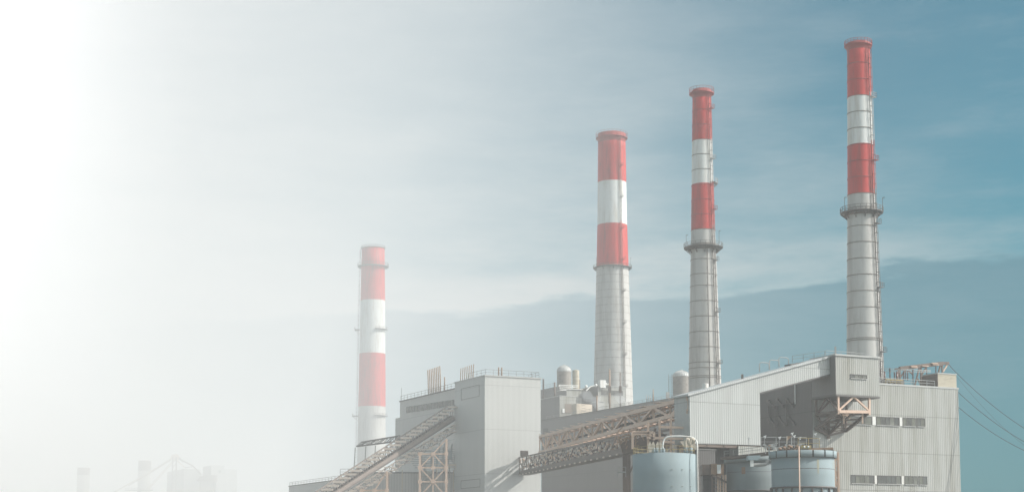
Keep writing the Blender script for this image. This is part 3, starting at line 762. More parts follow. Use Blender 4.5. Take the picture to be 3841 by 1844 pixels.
def patch(t, C, r, ta, tb, za, zb__, mat, name):
    MB().lathe(C, [(r + .012, za), (r + .015, zb__)], 6, ta, tb).build(name, mat, t)
patch(t3, C3, r3, th - .035, th + .045, zf(1052), zf(978), 'rust_streak', 'rust_stain'); patch(t3, C3, r3, th - .02, th + .03, zf(1090), zf(1052), 'rust_streak', 'rust_stain')
th2 = math.asin(min(.97, (z2(1690, 0)[0] - (x0 + x1_) / 2) / ((x1_ - x0) / 2))); patch(t3, C3, r3, th2, th2 + .05, zf(1045), zf(985), 'rust_streak', 'rust_stain')
patch(t2, C2, r2, -.62, -.48, zf(1085, 258), zf(1030, 258), 'rust', 'rust_stain')
p = at(*z2(1456, 1235), 250 - r3 - .4); q = at(*z2(1456, 878), 250 - r3 - .4); MB().tube([V((p.x, p.y, 0)), V((p.x, p.y, q.z))], .11, 8).build('standpipe', 'orange', t3)
# pipe between tanks
q = [at(*z2(a, b), 248) for a, b in ((1083, 990), (1085, 1020), (1100, 1024), (1180, 1020), (1200, 1008), (1204, 985))]
MB().tube(bez(q, 5), .28, 8).build('overflow_pipe', 'rail', t2)
q = at(*z2(1083, 1010), 247.6); MB().cbox(q, V((.5, 0, 0)), V((0, .4, 0)), ez * 1.1).build('valve', 'lamp_white', t2)
q0 = at(*z2(1055, 952), 247.2); MB().prism([q0, q0 + V((2.0, 0, .05)), q0 + V((1.5, 0, -.72)), q0 + V((0, 0, -.7))], V((0, 2, 0))).build('chute', 'tank_blue', t2)

# walkway over the two tanks
wk = thing('tank_walkway', V((C3.x - 4, 249, zt3 + .4)), 'dark walkway crossing the two right hand tank roofs, crowded with pipework', 'walkway')
wp = lambda zx, zy, Y: at(*z2(zx, zy), Y)
W0, W1, W2 = wp(868, 975, 262), wp(1440, 912, 250), wp(1708, 905, 250)
mb = MB(); mb.bar(W0, W1, 1.6, .45); mb.bar(W1 - V((.1, 0, 0)), W2, 2.4, .5); mb.build('deck', 'brown', wk)
MB().bar(W1 + V((1.5, -1.3, .1)), W2 + V((-.1, -1.3, .12)), .08, .32).build('edge_beam', 'rust', wk)
mb = MB(); U0, U1, U2 = wp(1155, 885, 254) , wp(1515, 900, 249), wp(1610, 895, 249)
railing(mb, [wp(1155, 880, 255), wp(1510, 880, 255)], 1.5, .09, 2.2); railing(mb, [W0 + ez * .3, wp(1160, 925, 256)], .9, .07, 2); mb.build('railing', 'rail', wk)
mb = MB(); railing(mb, [wp(1445, 892, 249), wp(1610, 895, 249)], 1.6, .1, 1.8); mb.build('yellow_railing', 'yellow', wk)
mb = MB(); rnd = random.Random(4)
for k in range(34):
    zx = rnd.uniform(1160, 1470); zy = 895 - (zx - 1160) * .03 + rnd.uniform(-30, 12); p = wp(zx, zy, 252 + rnd.uniform(-1, 1.5))
    if k % 3 == 0: mb.bar(p, p + V((rnd.uniform(.6, 1.6), 0, rnd.uniform(-.4, .4))), .14)
    elif k % 3 == 1: mb.bar(p, p - ez * rnd.uniform(.5, 1.3), .12)
    else: mb.cbox(p, V((.35, 0, 0)), V((0, .4, 0)), ez * .3)
mb.build('pipework', 'rail', wk)
mb = MB()
for k in range(16):
    zx = rnd.uniform(1190, 1440); p = wp(zx, 893 + rnd.uniform(-22, 10), 251.5); mb.tube([p, p + V((.5, 0, .05))], .2, 8)
mb.build('valves', 'rust', wk)
hp = wp(1505, 884, 248); ho = thing('hoist', hp, 'small yellow hoist with round lamps on the tank walkway', 'hoist')
MB().cbox(hp, V((1.6, 0, 0)), V((0, .8, 0)), ez * .5).build('body', 'yellow', ho)
for dx_ in (-.35, .3): MB().tube([hp + V((dx_, -.55, 0)), hp + V((dx_, -.4, 0))], .15, 12).build('drum_light', 'lamp_white', ho)
for i, (zx, zy, yb, lb) in enumerate(((1182, 803, 885, 'white yard lamp on a thin post, leftmost over the tank walkway'), (1297, 812, 885, 'white yard lamp left of the small rusty flag plate'),
        (1395, 780, 880, 'highest white yard lamp over the tanks'), (1412, 800, 880, 'white yard lamp just right of the highest one'), (1455, 815, 880, 'small tilted yard lamp between tanks and dark wall'),
        (1577, 784, 893, 'white yard lamp under the bracket truss'), (1605, 820, 893, 'flat headed yard lamp at the right end of the yellow railing'), (1058, 815, 930, 'grey post lamp in front of the sunlit gallery wall'))):
    p = wp(zx, zy, 253); b = wp(zx, yb + 20, 253); b = V((p.x, p.y, b.z)); t = thing('yard_lamp', b, lb, 'lamp', 'yard lamps around the tank walkway')
    MB().bar(b, p, .07).build('post', 'rail', t)
    mb = MB(); mb.cbox(p + V((.06, 0, .06)), V((.42, 0, .12)), V((0, .3, 0)), ez * .16); mb.cbox(p + V((.1, 0, -.12)), V((.16, 0, 0)), V((0, .2, 0)), ez * .26); mb.build('lamp_head', 'lamp_white', t)
p = wp(1357, 800, 253); fl = thing('flag_plate', wp(1357, 880, 253), 'rusty triangular plate on a short post above the pipework', 'sign')
MB().bar(wp(1357, 890, 253), p, .12).build('post', 'tan', fl)
MB().prism([p, p + V((.9, 0, .05)), p + V((.3, 0, -.45)), p + V((0, 0, -.75))], V((0, .06, 0))).build('plate', 'rust', fl)

# orange ladder tower right of tank 3
def lat_tower(name, cx0, cx1, ytop, ybot, Y, lab, mat='orange', n=8, dep=None, w=.2, cat='tower', grp=None, tilt=0):
    a = at(cx0, ytop, Y); b = at(cx1, ytop, Y); zt = a.z; wdt = b.x - a.x; dep = dep or abs(wdt)
    t = thing(name, (a.x + wdt / 2, Y + dep / 2, 0), lab, cat, grp)
    corners = [(0, 0), (wdt, 0), (wdt, dep), (0, dep)]
    for (p, q) in corners: MB().bar(V((a.x + p, Y + q, 0)), V((a.x + p, Y + q, zt)), w).build('leg', mat, t)
    mb = MB()
    for k in range(n + 1):
        z = zt * k / n
        for i in range(4):
            p, q = corners[i], corners[(i + 1) % 4]; A_ = V((a.x + p[0], Y + p[1], z)); B_ = V((a.x + q[0], Y + q[1], z)); mb.bar(A_, B_, w * .7)
            if k < n:
                A2, B2 = A_ + ez * zt / n, B_ + ez * zt / n
                if k % 2: mb.bar(A_, B2, w * .55)
                else: mb.bar(B_, A2, w * .55)
    mb.build('bracing', mat, t)
    return t, a, wdt, dep, zt
lat_tower('ladder_tower', z1(272, 0)[0], z1(300, 0)[0], z1(0, 930)[1], 0, 256, 'narrow salmon coloured lattice tower against the right side of the front tank', n=9, w=.28)

# rusty hopper on stilts
hq = lambda zx, zy, Y=262: at(*z2(zx, zy), Y)
hb = thing('rusty_hopper', V((hq(800, 1100).x, 262, 0)), 'rusty equipment box on stilts between the blue tanks', 'hopper')
a, b = hq(765, 1015), hq(865, 1100); MB().obox(V((a.x, 262, b.z)), V((b.x - a.x, 0, 0)), V((0, 4, 0)), ez * (a.z - b.z)).build('box', 'rust', hb)
a2, b2 = hq(697, 1020), hq(764, 1100); MB().obox(V((a2.x, 262.2, b2.z)), V((b2.x - a2.x, 0, 0)), V((0, 4, 0)), ez * (a2.z - b2.z)).build('shaded_box', 'brown', hb)  # browner colour painted for the hopper's part in shade
a3, b3 = hq(812, 1022, 261.8), hq(842, 1090, 261.8); MB().obox(V((a3.x, 261.8, b3.z)), V((b3.x - a3.x, 0, 0)), V((0, .19, 0)), ez * (a3.z - b3.z)).build('cabinet', 'lamp_white', hb)
for zx in (775, 820, 838, 862, 880): p = hq(zx, 1100); MB().bar(V((p.x, 262.4, 0)), V((p.x, 262.4, p.z)), .28).build('leg', 'orange' if zx > 800 else 'brown', hb)
mb = MB()
for k in range(6):
    p = hq(775, 1110 + 30 * k); q = hq(880, 1140 + 30 * k); mb.bar(V((p.x, 262.4, p.z)), V((q.x, 262.4, q.z)), .15)
mb.bar(hq(770, 1098), hq(885, 1160), .3); mb.build('bracing', 'brown', hb)
p0_, p1_ = hq(700, 1105, 264), hq(795, 1105, 264); MB().obox(V((p0_.x, 264, 0)), V((p1_.x - p0_.x, 0, 0)), V((0, 3, 0)), ez * (p0_.z)).build('lower_cladding', 'corr_dark', hb)

# ------------------------------------------------------------------ elevator block
Pb = at(*z3(457, 700), 524); Pb = V((Pb.x, Pb.y, 0))
zbt = hit(*z3(456, 331), Pb, n1_).z
Lb = solve_e1(z3(891, 0)[0], V((Pb.x, Pb.y, zbt))); Db = solve_e2(z3(223, 0)[0], V((Pb.x, Pb.y, zbt)))
bl = thing('elevator_block', Pb, 'tall windowless corrugated block at the centre, sunlit on its right face', 'building')
MB().obox(Pb, e1 * Lb, e2 * Db, ez * zbt).build('lit_wall', 'corr_block', bl)
MB().obox(Pb - e1 * .12, e1 * .12, e2 * Db, ez * (zbt - .02)).build('shaded_wall', 'corr_block', bl)
MB().obox(Pb + ez * zbt - e1 * .3 - e2 * .3, e1 * (Lb + .6), e2 * (Db + .6), ez * .4).build('roof_edge', 'trim', bl)
Pbw = Pb - e1 * .12
for (xa, ya, xb, yb) in ((272, 412, 412, 488), (270, 1128, 418, 1195)):
    a = hit(*z3(xa, ya + 20), Pbw, n2_); b = hit(*z3(xb, yb), Pbw, n2_)
    mb = MB(); zA, zB = a.z, b.z
    for zz in (zA, zB): mb.bar(V((a.x, a.y, zz)) + n2_ * .05, V((b.x, b.y, zz)) + n2_ * .05, .1, .12)
    for pt in (a, b): mb.bar(V((pt.x, pt.y, zA)) + n2_ * .05, V((pt.x, pt.y, zB)) + n2_ * .05, .1)
    mb.build('blanked_opening', 'trim_dark', bl)
zz_ = ez * (zbt + .4)
mb = MB(); railing(mb, [Pb + zz_ + e2 * Db * .55, Pb + zz_ + e2 * .3 + e1 * .3, Pb + zz_ + e1 * (Lb - .5) + e2 * .3, Pb + zz_ + e1 * (Lb - .5) + e2 * 8], 1.9, .09, 3.0)
mb.build('roof_railing', 'rail_dark', bl)
ORD = ['first', 'second', 'third', 'fourth', 'fifth', 'sixth', 'seventh', 'eighth']
def vent_cluster(P0, n, stepv, hs, lean, group, label, r=.22, par=None):
    for k in range(n):
        p = P0 + stepv * k; h = hs[0] + (hs[1] - hs[0]) * k / (n - 1)
        pts = [p + lean * (t_ * t_) * h * .08 + ez * h * t_ for t_ in (0, .35, .7, 1)]
        tag(MB().tube(pts, r, 8).build('vent_pipe', 'rust', loc=p), label % ORD[k if n < 8 or k else 0], 'vent pipe', group)
sp = hit(*z3(245, 362), Pb + ez * 0, n2_); sp = V((sp.x, sp.y, zbt + .4)) + e1 * 1.0
ep = hit(*z3(343, 350), Pb, n2_); ep = V((ep.x, ep.y, zbt + .4)) + e1 * 1.0
vent_cluster(sp, 7, (ep - sp) / 6, (4.6, 4.9), -e2, 'slanting vent pipes on the central block roof', '%s rusty vent pipe of seven on the central block roof, from left', .15)
for zx, lb in ((563, 'short vent pipe on the central block roof, left one of the close pair'), (587, 'short vent pipe on the central block roof, right one of the close pair')):
    p = hit(*z3(zx, 340), Pb + e2 * 3, n1_); p.z = zbt + .4; tag(MB().tube([p, p + ez * 3.2], .22, 8).build('vent_pipe', 'rust', loc=p), lb, 'vent pipe')

# ------------------------------------------------------------------ turbine hall (long shaded wall)
Pm = at(*z2(500, 502), 530); zmh = Pm.z; Pm = V((Pm.x, Pm.y, 0))
Dm = solve_e2(z3(895, 0)[0], V((Pm.x, Pm.y, zmh)))
th_ = thing('turbine_hall', Pm, 'long dark hall wall running back behind the salmon conveyor truss', 'building')
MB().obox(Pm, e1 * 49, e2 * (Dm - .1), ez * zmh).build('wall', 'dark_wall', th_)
MB().obox(Pm + ez * zmh - e1 * .25 - e2 * .2, e1 * 49.4, e2 * (Dm + .1), ez * .35).build('roof', 'trim_dark', th_)
zmr = zmh + .35
mb = MB(); railing(mb, [Pm + ez * zmr + e1 * .3 + e2 * 1, Pm + ez * zmr + e1 * .3 + e2 * (Dm - 4)], 1.1, .08, 3.2); mb.build('roof_railing', 'rail', th_)
a = hit(*z3(912, 742), Pm, n2_); b = hit(*z3(948, 775), Pm, n2_); 
panel(th_, Pm, n2_, z3(912, 742), z3(948, 778), 'trim_dark', 'louvre', .1)

def roofbox(name, lab, cat, lx, rx, ty, by, Y, base, left_px=None, lit='corr_light', dark='dark_wall', depth=6, rooftrim='trim'):
    """small building: near corner column lx at depth Y, lit face to rx, shaded face to left_px"""
    P = at(lx, ty, Y); zt = P.z; Pc = V((P.x, P.y, base))
    L = solve_e1(rx, V((P.x, P.y, zt))); D = solve_e2(left_px, V((P.x, P.y, zt))) if left_px else depth
    t = thing(name, Pc, lab, cat)
    MB().obox(Pc, e1 * L, e2 * D, ez * (zt - base)).build('wall', lit, t)
    MB().obox(Pc - e1 * .1, e1 * .1, e2 * D, ez * (zt - base - .02)).build('shaded_wall', dark, t)  # shade of the left side put into the wall colour
    MB().obox(Pc + ez * (zt - base) - e1 * .2 - e2 * .2, e1 * (L + .4), e2 * (D + .4), ez * .25).build('roof', rooftrim, t)
    return t, Pc, L, D, zt
# penthouses
ph, Pp, L_, D_, zt = roofbox('penthouse', 'pale corrugated rooftop penthouse with a brown door, right of the central block', 'penthouse', z3(1040, 0)[0], z3(1166, 0)[0], z3(0, 487)[1], 0, 616, zmr, z3(890, 0)[0])
panel(ph, Pp, n1_, zm(530, 872), zm(668, 1078), 'door_brown', 'door', .1)
panel(ph, Pp, n1_, zm(478, 975), zm(520, 1060), 'lamp_white', 'electrical_box', .3)
ph, Pp, L_, D_, zt = roofbox('penthouse', 'upper rooftop penthouse with pipes along its roof, between drum and steam', 'penthouse', zm(566, 0)[0], zm(866, 0)[0], zm(0, 590)[1], 0, 639, zmr, zm(380, 0)[0])
mb = MB(); q = lambda x, y: hit(*zm(x, y), Pp - e2 * .3, n1_)
for (a, b, c, d_) in ((412, 500, 800, 512), (412, 530, 790, 545), (420, 570, 900, 590), (412, 500, 412, 530), (690, 512, 690, 560), (430, 605, 560, 600)): mb.bar(q(a, b), q(c, d_), .28)
mb.build('roof_pipes', 'white', ph)
for yy in (688, 715, 745): panel(ph, Pp, n1_, zm(828, yy), zm(868, yy + 10), 'belt', 'louvre', .1)
ph, Pp, L_, D_, zt = roofbox('penthouse', 'sunlit windowed penthouse at the foot of the broad smokestack', 'penthouse', zm(1200, 0)[0], zm(1752, 0)[0], zm(0, 520)[1], 0, 640, zmr, zm(868, 0)[0])
window(ph, Pp, n1_, zm(1256, 600), zm(1395, 708), 2, 1, 'glass_dark'); window(ph, Pp, n1_, zm(1460, 605), zm(1702, 718), 3, 1, 'glass_dark')
panel(ph, Pp, n1_, zm(1405, 540), zm(1450, 860), 'door_brown', 'pipe_chase', .2)
mb = MB(); q = lambda x, y: hit(*zm(x, y), Pp - e2 * .5, n1_)
mb.bar(q(1180, 505), q(1060, 520), .35); mb.bar(q(1060, 520), q(960, 610), .45); railing(mb, [q(1210, 500), q(1330, 500)], 1.6, .12, 2)
mb.cbox(q(1285, 480), e1 * 2.6, e2 * 1.5, ez * 3.2); mb.build('roof_duct', 'white', ph)
mb = MB()
for x_, y_ in ((1157, 505), (1355, 485), (1413, 500), (960, 530)): mb.lathe(q(x_, y_) - ez * .0, [(.05, -.7), (.5, -.5), (.65, 0), (.5, .5), (.05, .7)], 12)
mb.build('vent_ball', 'white', ph)
rt = thing('roof_tank', hit(*zm(960, 1000), Pm, n2_), 'long tan rectangular tank on the hall roof behind the railing', 'tank')
a = at(*zm(765, 870), 606); b = at(*zm(1103, 890), 611); rt.location = V((a.x, a.y, zmr)); MB().obox(V((a.x, a.y, zmr)), V((b.x - a.x, b.y - a.y, 0)), e2 * 4, ez * (a.z - zmr)).build('body', 'tan', rt)
mb = MB(); railing(mb, [a, a + V((6, 0, 0))], 2.0, .08, 2)
for k in range(8): mb.bar(V((a.x + 2, a.y - .3, zmr + k * 1.1)), V((a.x + 3.4, a.y - .3, zmr + k * 1.1)), .12)
mb.build('ladder', 'rail', rt)
bx, Pp, L_, D_, zt = roofbox('plant_box', 'small grey plant box veiled in steam below the windowed penthouse', 'plant box', zm(1190, 0)[0], zm(1335, 0)[0], zm(0, 838)[1], 0, 598, zmr, depth=4, lit='trim')
hb2, Pp, L_, D_, zt = roofbox('rear_hall', 'dark flat hall roofline behind the penthouses, just right of the central block', 'building', zm(371, 0)[0], zm(560, 0)[0], zm(0, 542)[1], 0, 671, zmr, zm(20, 0)[0], lit='dark_wall', rooftrim='trim_dark')
rear_top = zt + .25
mb = MB(); railing(mb, [Pp + ez * (zt - zmr + .25) + e2 * .5, Pp + ez * (zt - zmr + .25) + e2 * (D_ - 1)], 1.8, .09, 3); mb.build('roof_railing', 'rail', hb2)
# rooftop pipes standing up
for zx, yt, yb, Y_, r_, lb in ((1433, 180, 840, 624, .34, 'tallest rusty exhaust pipe in front of the broad smokestack'), (1648, 250, 740, 624, .24, 'slim dark exhaust pipe right of the tallest one'),
        (97, 378, 540, 668, .35, 'dark stub pipe closest to the central block'), (325, 445, 700, 640, .35, 'dark stub pipe left of the domed silo'), (828, 385, 560, 652, .25, 'thin dark pipe hugging the rusty drum'), (1177, 712, 990, 590, .25, 'thin brown pipe left of the steaming plant box')):
    p = at(*zm(zx, yt), Y_); mb = MB(); b = V((p.x, p.y, zmr)); t = thing('exhaust_pipe', b, lb, 'pipe', 'upright exhaust pipes on the hall roofs')
    MB().tube([b, p], r_, 10).build('pipe', 'rust' if zx in (1433, 1177) else 'brown', t)
    if zx in (1433, 1648): MB().cbox(V((p.x, p.y, at(*zm(zx, 590), Y_).z)), V((1.1, 0, 0)), V((0, 1.0, 0)), ez * 2.6).build('bracket', 'brown', t)
def silo(px0, px1, yb, ytop, dome_py, Y, lab, base_z, name='silo', rusty=True, group=None):
    c = at((px0 + px1) / 2, yb, Y); r = (px1 - px0) / 2 * mpp(px0, yb, Y); C = V((c.x, Y, base_z)); zs = c.z - base_z
    zd = at((px0 + px1) / 2, dome_py, Y).z - c.z
    t = thing(name, C, lab, 'silo', group)
    MB().lathe(C, [(r, 0)] + [(r, zs * k / 6) for k in range(1, 7)], 40).build('shell', 'silo_steel', t)
    mb = MB(); n = 22
    for k in range(n):
        a0 = 2 * math.pi * k / n
        mb.lathe(C + ez * zs, [(r * 1.03 * math.cos(a) , zd * math.sin(a)) for a in [math.pi / 2 * j / 8 for j in range(8)]] + [(r * .12, zd)], 2, a0, a0 + 2 * math.pi / n)
    mb.build('dome', 'dome', t)
    mb = MB()
    for k in range(n):
        a0 = 2 * math.pi * k / n; dr = V((math.sin(a0), -math.cos(a0), 0))
        pts = [C + ez * (zs + zd * math.sin(a)) + dr * (r * 1.04 * math.cos(a)) for a in [math.pi / 2 * j / 6 for j in range(6)]]
        for p, q in zip(pts, pts[1:]): mb.bar(p, q, .12)
    mb.build('dome_rib', 'trim', t)
    mb = MB()
    for k in range(1, 9): mb.lathe(C, [(r, zs * k / 9 - .06), (r + .06, zs * k / 9), (r, zs * k / 9 + .06)], 40)
    mb.build('hoop', 'silo_steel', t)
    MB().lathe(C + ez * (zs + zd - .1), [(r * .16, 0), (r * .16, .35), (.01, .4)], 12).build('cap', 'dome', t)
    return t, C, r, zs
silo(zm(371, 0)[0], zm(663, 0)[0], zm(0, 235)[1], 0, zm(0, 100)[1], 665, 'brown steel silo with a ribbed dome, beside the rusty drum', zmr)
c = at(zm(752, 0)[0], zm(0, 235)[1], 650); r_ = 70 * .18591 * mpp(2100, 1400, 650); C = V((c.x, 650, zmr))
dt = thing('rusty_drum', C, 'smaller rust stained cylinder standing right of the domed silo', 'tank')
MB().lathe(C, [(r_, 0), (r_, c.z - zmr), (r_ * .96, c.z - zmr + .6), (.1, c.z - zmr + 1)], 32).build('shell', 'concrete', dt)
# second domed silo by the third stack
s2, C_, r_, zs_ = silo(z2(465, 0)[0], z2(600, 0)[0], z2(0, 338)[1], 0, z2(0, 288)[1], 559, 'grey ribbed dome silo standing left of the slender smokestack', zmr)
mb = MB(); xa = C_.x - r_ - 1.5
for k in range(14):
    z = zmr + 1 + k * (zs_ - 1) / 13; mb.bar(V((xa, C_.y, z)), V((xa + 1.2, C_.y, z)), .1)
for dx_ in (0, 1.2): mb.bar(V((xa + dx_, C_.y, zmr)), V((xa + dx_, C_.y, zmr + zs_ + 1)), .12)
mb.build('ladder', 'rail_dark', s2)
hv = thing('vent_housing', at(*z2(428, 480), 540), 'small louvred vent housing left of the domed silo at the truss head', 'vent housing')
a = at(*z2(416, 455), 540); b = at(*z2(440, 520), 540); hv.location = V((a.x, a.y, zmr)); MB().obox(V((a.x, a.y, zmr)), V((b.x - a.x, 0, 0)), V((0, 2, 0)), ez * (a.z - zmr)).build('body', 'trim', hv)
for zx, yt, lb in ((260, 478, 'first thin vent pipe of the group on the long hall roof'), (275, 480, 'second thin vent pipe of the group on the long hall roof'), (290, 482, 'third thin vent pipe of the group on the long hall roof'), (312, 433, 'tall dark tapering pipe right of the thin roof vents')):
    p = at(*z2(zx, yt), 549); b = V((p.x, p.y, zmr)); tag(MB().tube([b, p], [.3, .12] if zx == 312 else .12, 8).build('vent_pipe', 'rust' if zx > 300 else 'rail', loc=b), lb, 'vent pipe', 'slim vents on the long hall roof')
b3 = at(*z2(720, 395), 287); tag(MB().lathe(V((b3.x, 287, 0)), [(.56, b3.z - 1.6), (.56, b3.z), (.5, b3.z + .1), (.1, b3.z + .15)], 20).build('roof_drum', 'white', loc=(b3.x, 287, b3.z - 1.6)), 'small white drum on the gallery roof before the slender smokestack', 'drum')

# steam
def steam(pts, rs, lab, dens):
    m = bpy.data.materials.new('steam'); m.use_nodes = True; T = NT(m.node_tree); T.n.remove(T.n['Principled BSDF'])
    pvn = T.n.new('ShaderNodeVolumePrincipled'); pvn.inputs['Color'].default_value = (.9, .93, .95, 1); pvn.inputs['Density'].default_value = dens
    T.l.new(pvn.outputs[0], T.n['Material Output'].inputs['Volume'])
    mb = MB(); mb.tube(bez(pts, 5), [rs[0] + (rs[1] - rs[0]) * (k / (5 * (len(pts) - 1))) for k in range(5 * (len(pts) - 1) + 1)], 14)
    for v in mb.v: v += mnoise.noise_vector(v * .35) * 1.1
    tag(mb.build('steam', m, loc=pts[0]), lab, 'steam', kind='stuff')
steam([at(*zm(1195, 850), 597), at(*zm(1080, 790), 597), at(*zm(960, 700), 598), at(*zm(900, 660), 600)], (2.6, 1.2), 'thin blue grey steam drifting left over the tan roof tank', .09)
steam([at(*zm(1860, 860), 597), at(*zm(1740, 810), 597), at(*zm(1650, 770), 598), at(*zm(1620, 740), 600)], (.8, 2.2), 'puff of steam low in front of the broad smokestack base', .09)

# ------------------------------------------------------------------ conveyor trusses (salmon)
def idx(zf_, a, b): return a.lerp(b, zf_)
# upper truss A: from gallery house back to the block
A_b0, A_b1 = at(*z2(590, 606), 281.5), at(*z3(885, 925), 522)
A_t0, A_t1 = at(*z2(590, 505), 281.5), at(*z3(885, 805), 522)
dA = (A_b1 - A_b0); side = V((-dA.y, dA.x, 0)).normalized()
if side.y < 0: side = -side
side = side * 1.0; WD = 3.4
tA = thing('conveyor_truss', V((A_b0.x, A_b0.y, 0)), 'salmon painted lattice conveyor bridge with overlapping roof plates, rising to the gallery', 'conveyor')
mb = MB(); lattice(mb, A_b0, A_b1, A_t0, A_t1, 14, .75, .5); mb.build('near_truss', 'orange', tA)
mb = MB(); sv = side * 2.6 + V((0, 3.2, 0)); lattice(mb, A_b0 + sv, A_b1 + sv, A_t0 + sv, A_t1 + sv, 14, .4, .25, True, 1); mb.build('far_truss', 'orange', tA)
mb = MB()
for k in range(29):
    t_ = k / 28; mb.bar(A_b0.lerp(A_b1, t_), A_b0.lerp(A_b1, t_) + sv, .22); 
    if k < 28: mb.bar(A_b0.lerp(A_b1, t_), A_b0.lerp(A_b1, t_ + 1 / 28) + sv, .16)
mb.build('floor_lacing', 'orange', tA)
mb = MB(); c0 = A_b0.lerp(A_t0, .42) + sv * .5; c1 = A_b1.lerp(A_t1, .42) + sv * .5; mb.bar(c0, c1, 1.6, .15); mb.build('belt', 'belt', tA)
for k in range(40):
    p = c0.lerp(c1, (k + .5) / 40); MB().bar(p - side * 1.0 + ez * .12, p + side * 1.0 + ez * .12, .22, .35).build('idler', 'tan', tA)
NP = 15
for k in range(NP):
    ta, tb = k / NP, (k + 1.05) / NP
    p, q = A_t0.lerp(A_t1, ta), A_t0.lerp(A_t1, min(tb, 1)); mb = MB()
    lift = ez * .75
    mb.prism([p + lift * .2 - side * .4, q + lift - side * .4, q + lift * 1.25 - side * .4, p + lift * .45 - side * .4], sv + side * .6)
    mb.build('roof_plate', 'orange', tA)
# lower conveyor B
Lb0, Lb1 = at(*z2(330, 840), 300), hit(*z3(725, 1078), Pb, n1_)
Lt0, Lt1 = at(*z2(330, 745), 300), hit(*z3(725, 968), Pb, n1_)
tB = thing('lower_conveyor', V((Lb0.x, Lb0.y, 0)), 'dark brown lower conveyor bridge crammed with struts, ending on the central block face', 'conveyor')
dB = Lb1 - Lb0; sB = V((-dB.y, dB.x, 0)).normalized(); sB = sB if sB.y > 0 else -sB
mb = MB(); lattice(mb, Lb0, Lb1, Lt0, Lt1, 22, .4, .24); mb.build('near_truss', 'brown', tB)
mb = MB(); lattice(mb, Lb0 + sB * 3, Lb1 + sB * 3, Lt0 + sB * 3, Lt1 + sB * 3, 22, .4, .24, True, 1); mb.build('far_truss', 'brown', tB)
mb = MB(); mb.bar(Lb0 + sB * 1.5 - ez * .6, Lb1 + sB * 1.5 - ez * .6, 3.3, 1.1); mb.build('floor_plate', 'brown', tB)
mb = MB(); mb.bar(Lb0 + sB * 1.5 + ez * 1.3, Lb1 + sB * 1.5 + ez * 1.6, 1.5, .2); mb.build('belt', 'belt', tB)
rnd = random.Random(9)
NB = 60
for j, mname in ((0, 'orange'), (1, 'cream')):
    mb = MB()
    for k in range(NB * 2):
        t_ = (k + rnd.random()) / (NB * 2); hgt = rnd.uniform(.15, .85); p = Lb0.lerp(Lb1, t_).lerp(Lt0.lerp(Lt1, t_), hgt) + sB * rnd.uniform(-.25, .4); L = (Lt0 - Lb0).length
        ty = rnd.random(); dn_ = dB.normalized()
        if ty < .4: mb.bar(p, p + dn_ * rnd.uniform(1.0, 3.2), .42)
        elif ty < .7: mb.bar(p, p + dn_ * .7 + ez * rnd.uniform(-1.6, 1.6), .34)
        else: mb.cbox(p, dn_ * .6, sB * .4, ez * .5)
    tag(mb.build('idler_frames', mname, tB), kind='stuff')
mb = MB()
for k in range(26):
    p = Lb0.lerp(Lb1, (k + .5) / 26) - sB * .22 - ez * 1.05; mb.bar(p, p + dB.normalized() * 2.0, .2, .35)
mb.build('drip_edge', 'cream', tB)
MB().cbox(Lt1.lerp(Lt0, .06) + ez * 1.0, e1 * 2.2, e2 * 1.5, ez * 1.9).build('motor_box', 'brown', tB)
# the salmon steel frame beneath the truss head
fr = thing('steel_frame', V((at(*z2(450, 800), 283).x, 283, 0)), 'open salmon steel frame standing between the truss head and the blue tank', 'frame')
for zx, ya in ((272, 690), (362, 670), (449, 650), (535, 628)):
    p = at(*z2(zx, ya), 284); mb = MB(); mb.bar(V((p.x, p.y, 0)), p, .42); mb.build('post', 'orange', fr)
mb = MB()
for (a, b, c, d_) in ((365, 728, 585, 735), (150, 768, 318, 772), (262, 812, 590, 822), (152, 768, 152, 900), (318, 768, 318, 830), (150, 782, 270, 780), (365, 840, 480, 850), (270, 770, 310, 820)):
    mb.bar(at(*z2(a, b), 283), at(*z2(c, d_), 283), .42)
mb.build('beam', 'orange', fr)
rnd = random.Random(12); mb = MB()
for k in range(50):
    zx, zy = rnd.uniform(20, 300), rnd.uniform(775, 880); p = at(*z2(zx, zy), 286 + rnd.uniform(0, 4)); mb.bar(p, p + V((rnd.uniform(-1.2, 1.4), 0, rnd.uniform(-1.3, 1.3))), .2)
mb.build('bracing', 'rust', fr)
mb = MB()
p, q = at(*z2(350, 830), 289), at(*z2(60, 900), 289); mb.bar(p, q, 3, 2.2); mb.build('drive_housing', 'brown', fr)
b1 = thing('duct_chute', at(*z2(500, 870), 281.2), 'pale angled chute under the steel frame behind the tank railing', 'chute')
p = at(*z2(520, 840), 278); b1.location = V((p.x, p.y, 0)); MB().prism([p, p + V((2.4, 0, .2)), p + V((3.2, 0, -1.5)), p + V((1, 0, -1.2))], V((0, 1.5, 0))).build('hood', 'tan', b1)
MB().bar(V((p.x + 1.5, p.y + .7, 0)), V((p.x + 1.5, p.y + .7, p.z - 1)), .8).build('post', 'brown', b1)
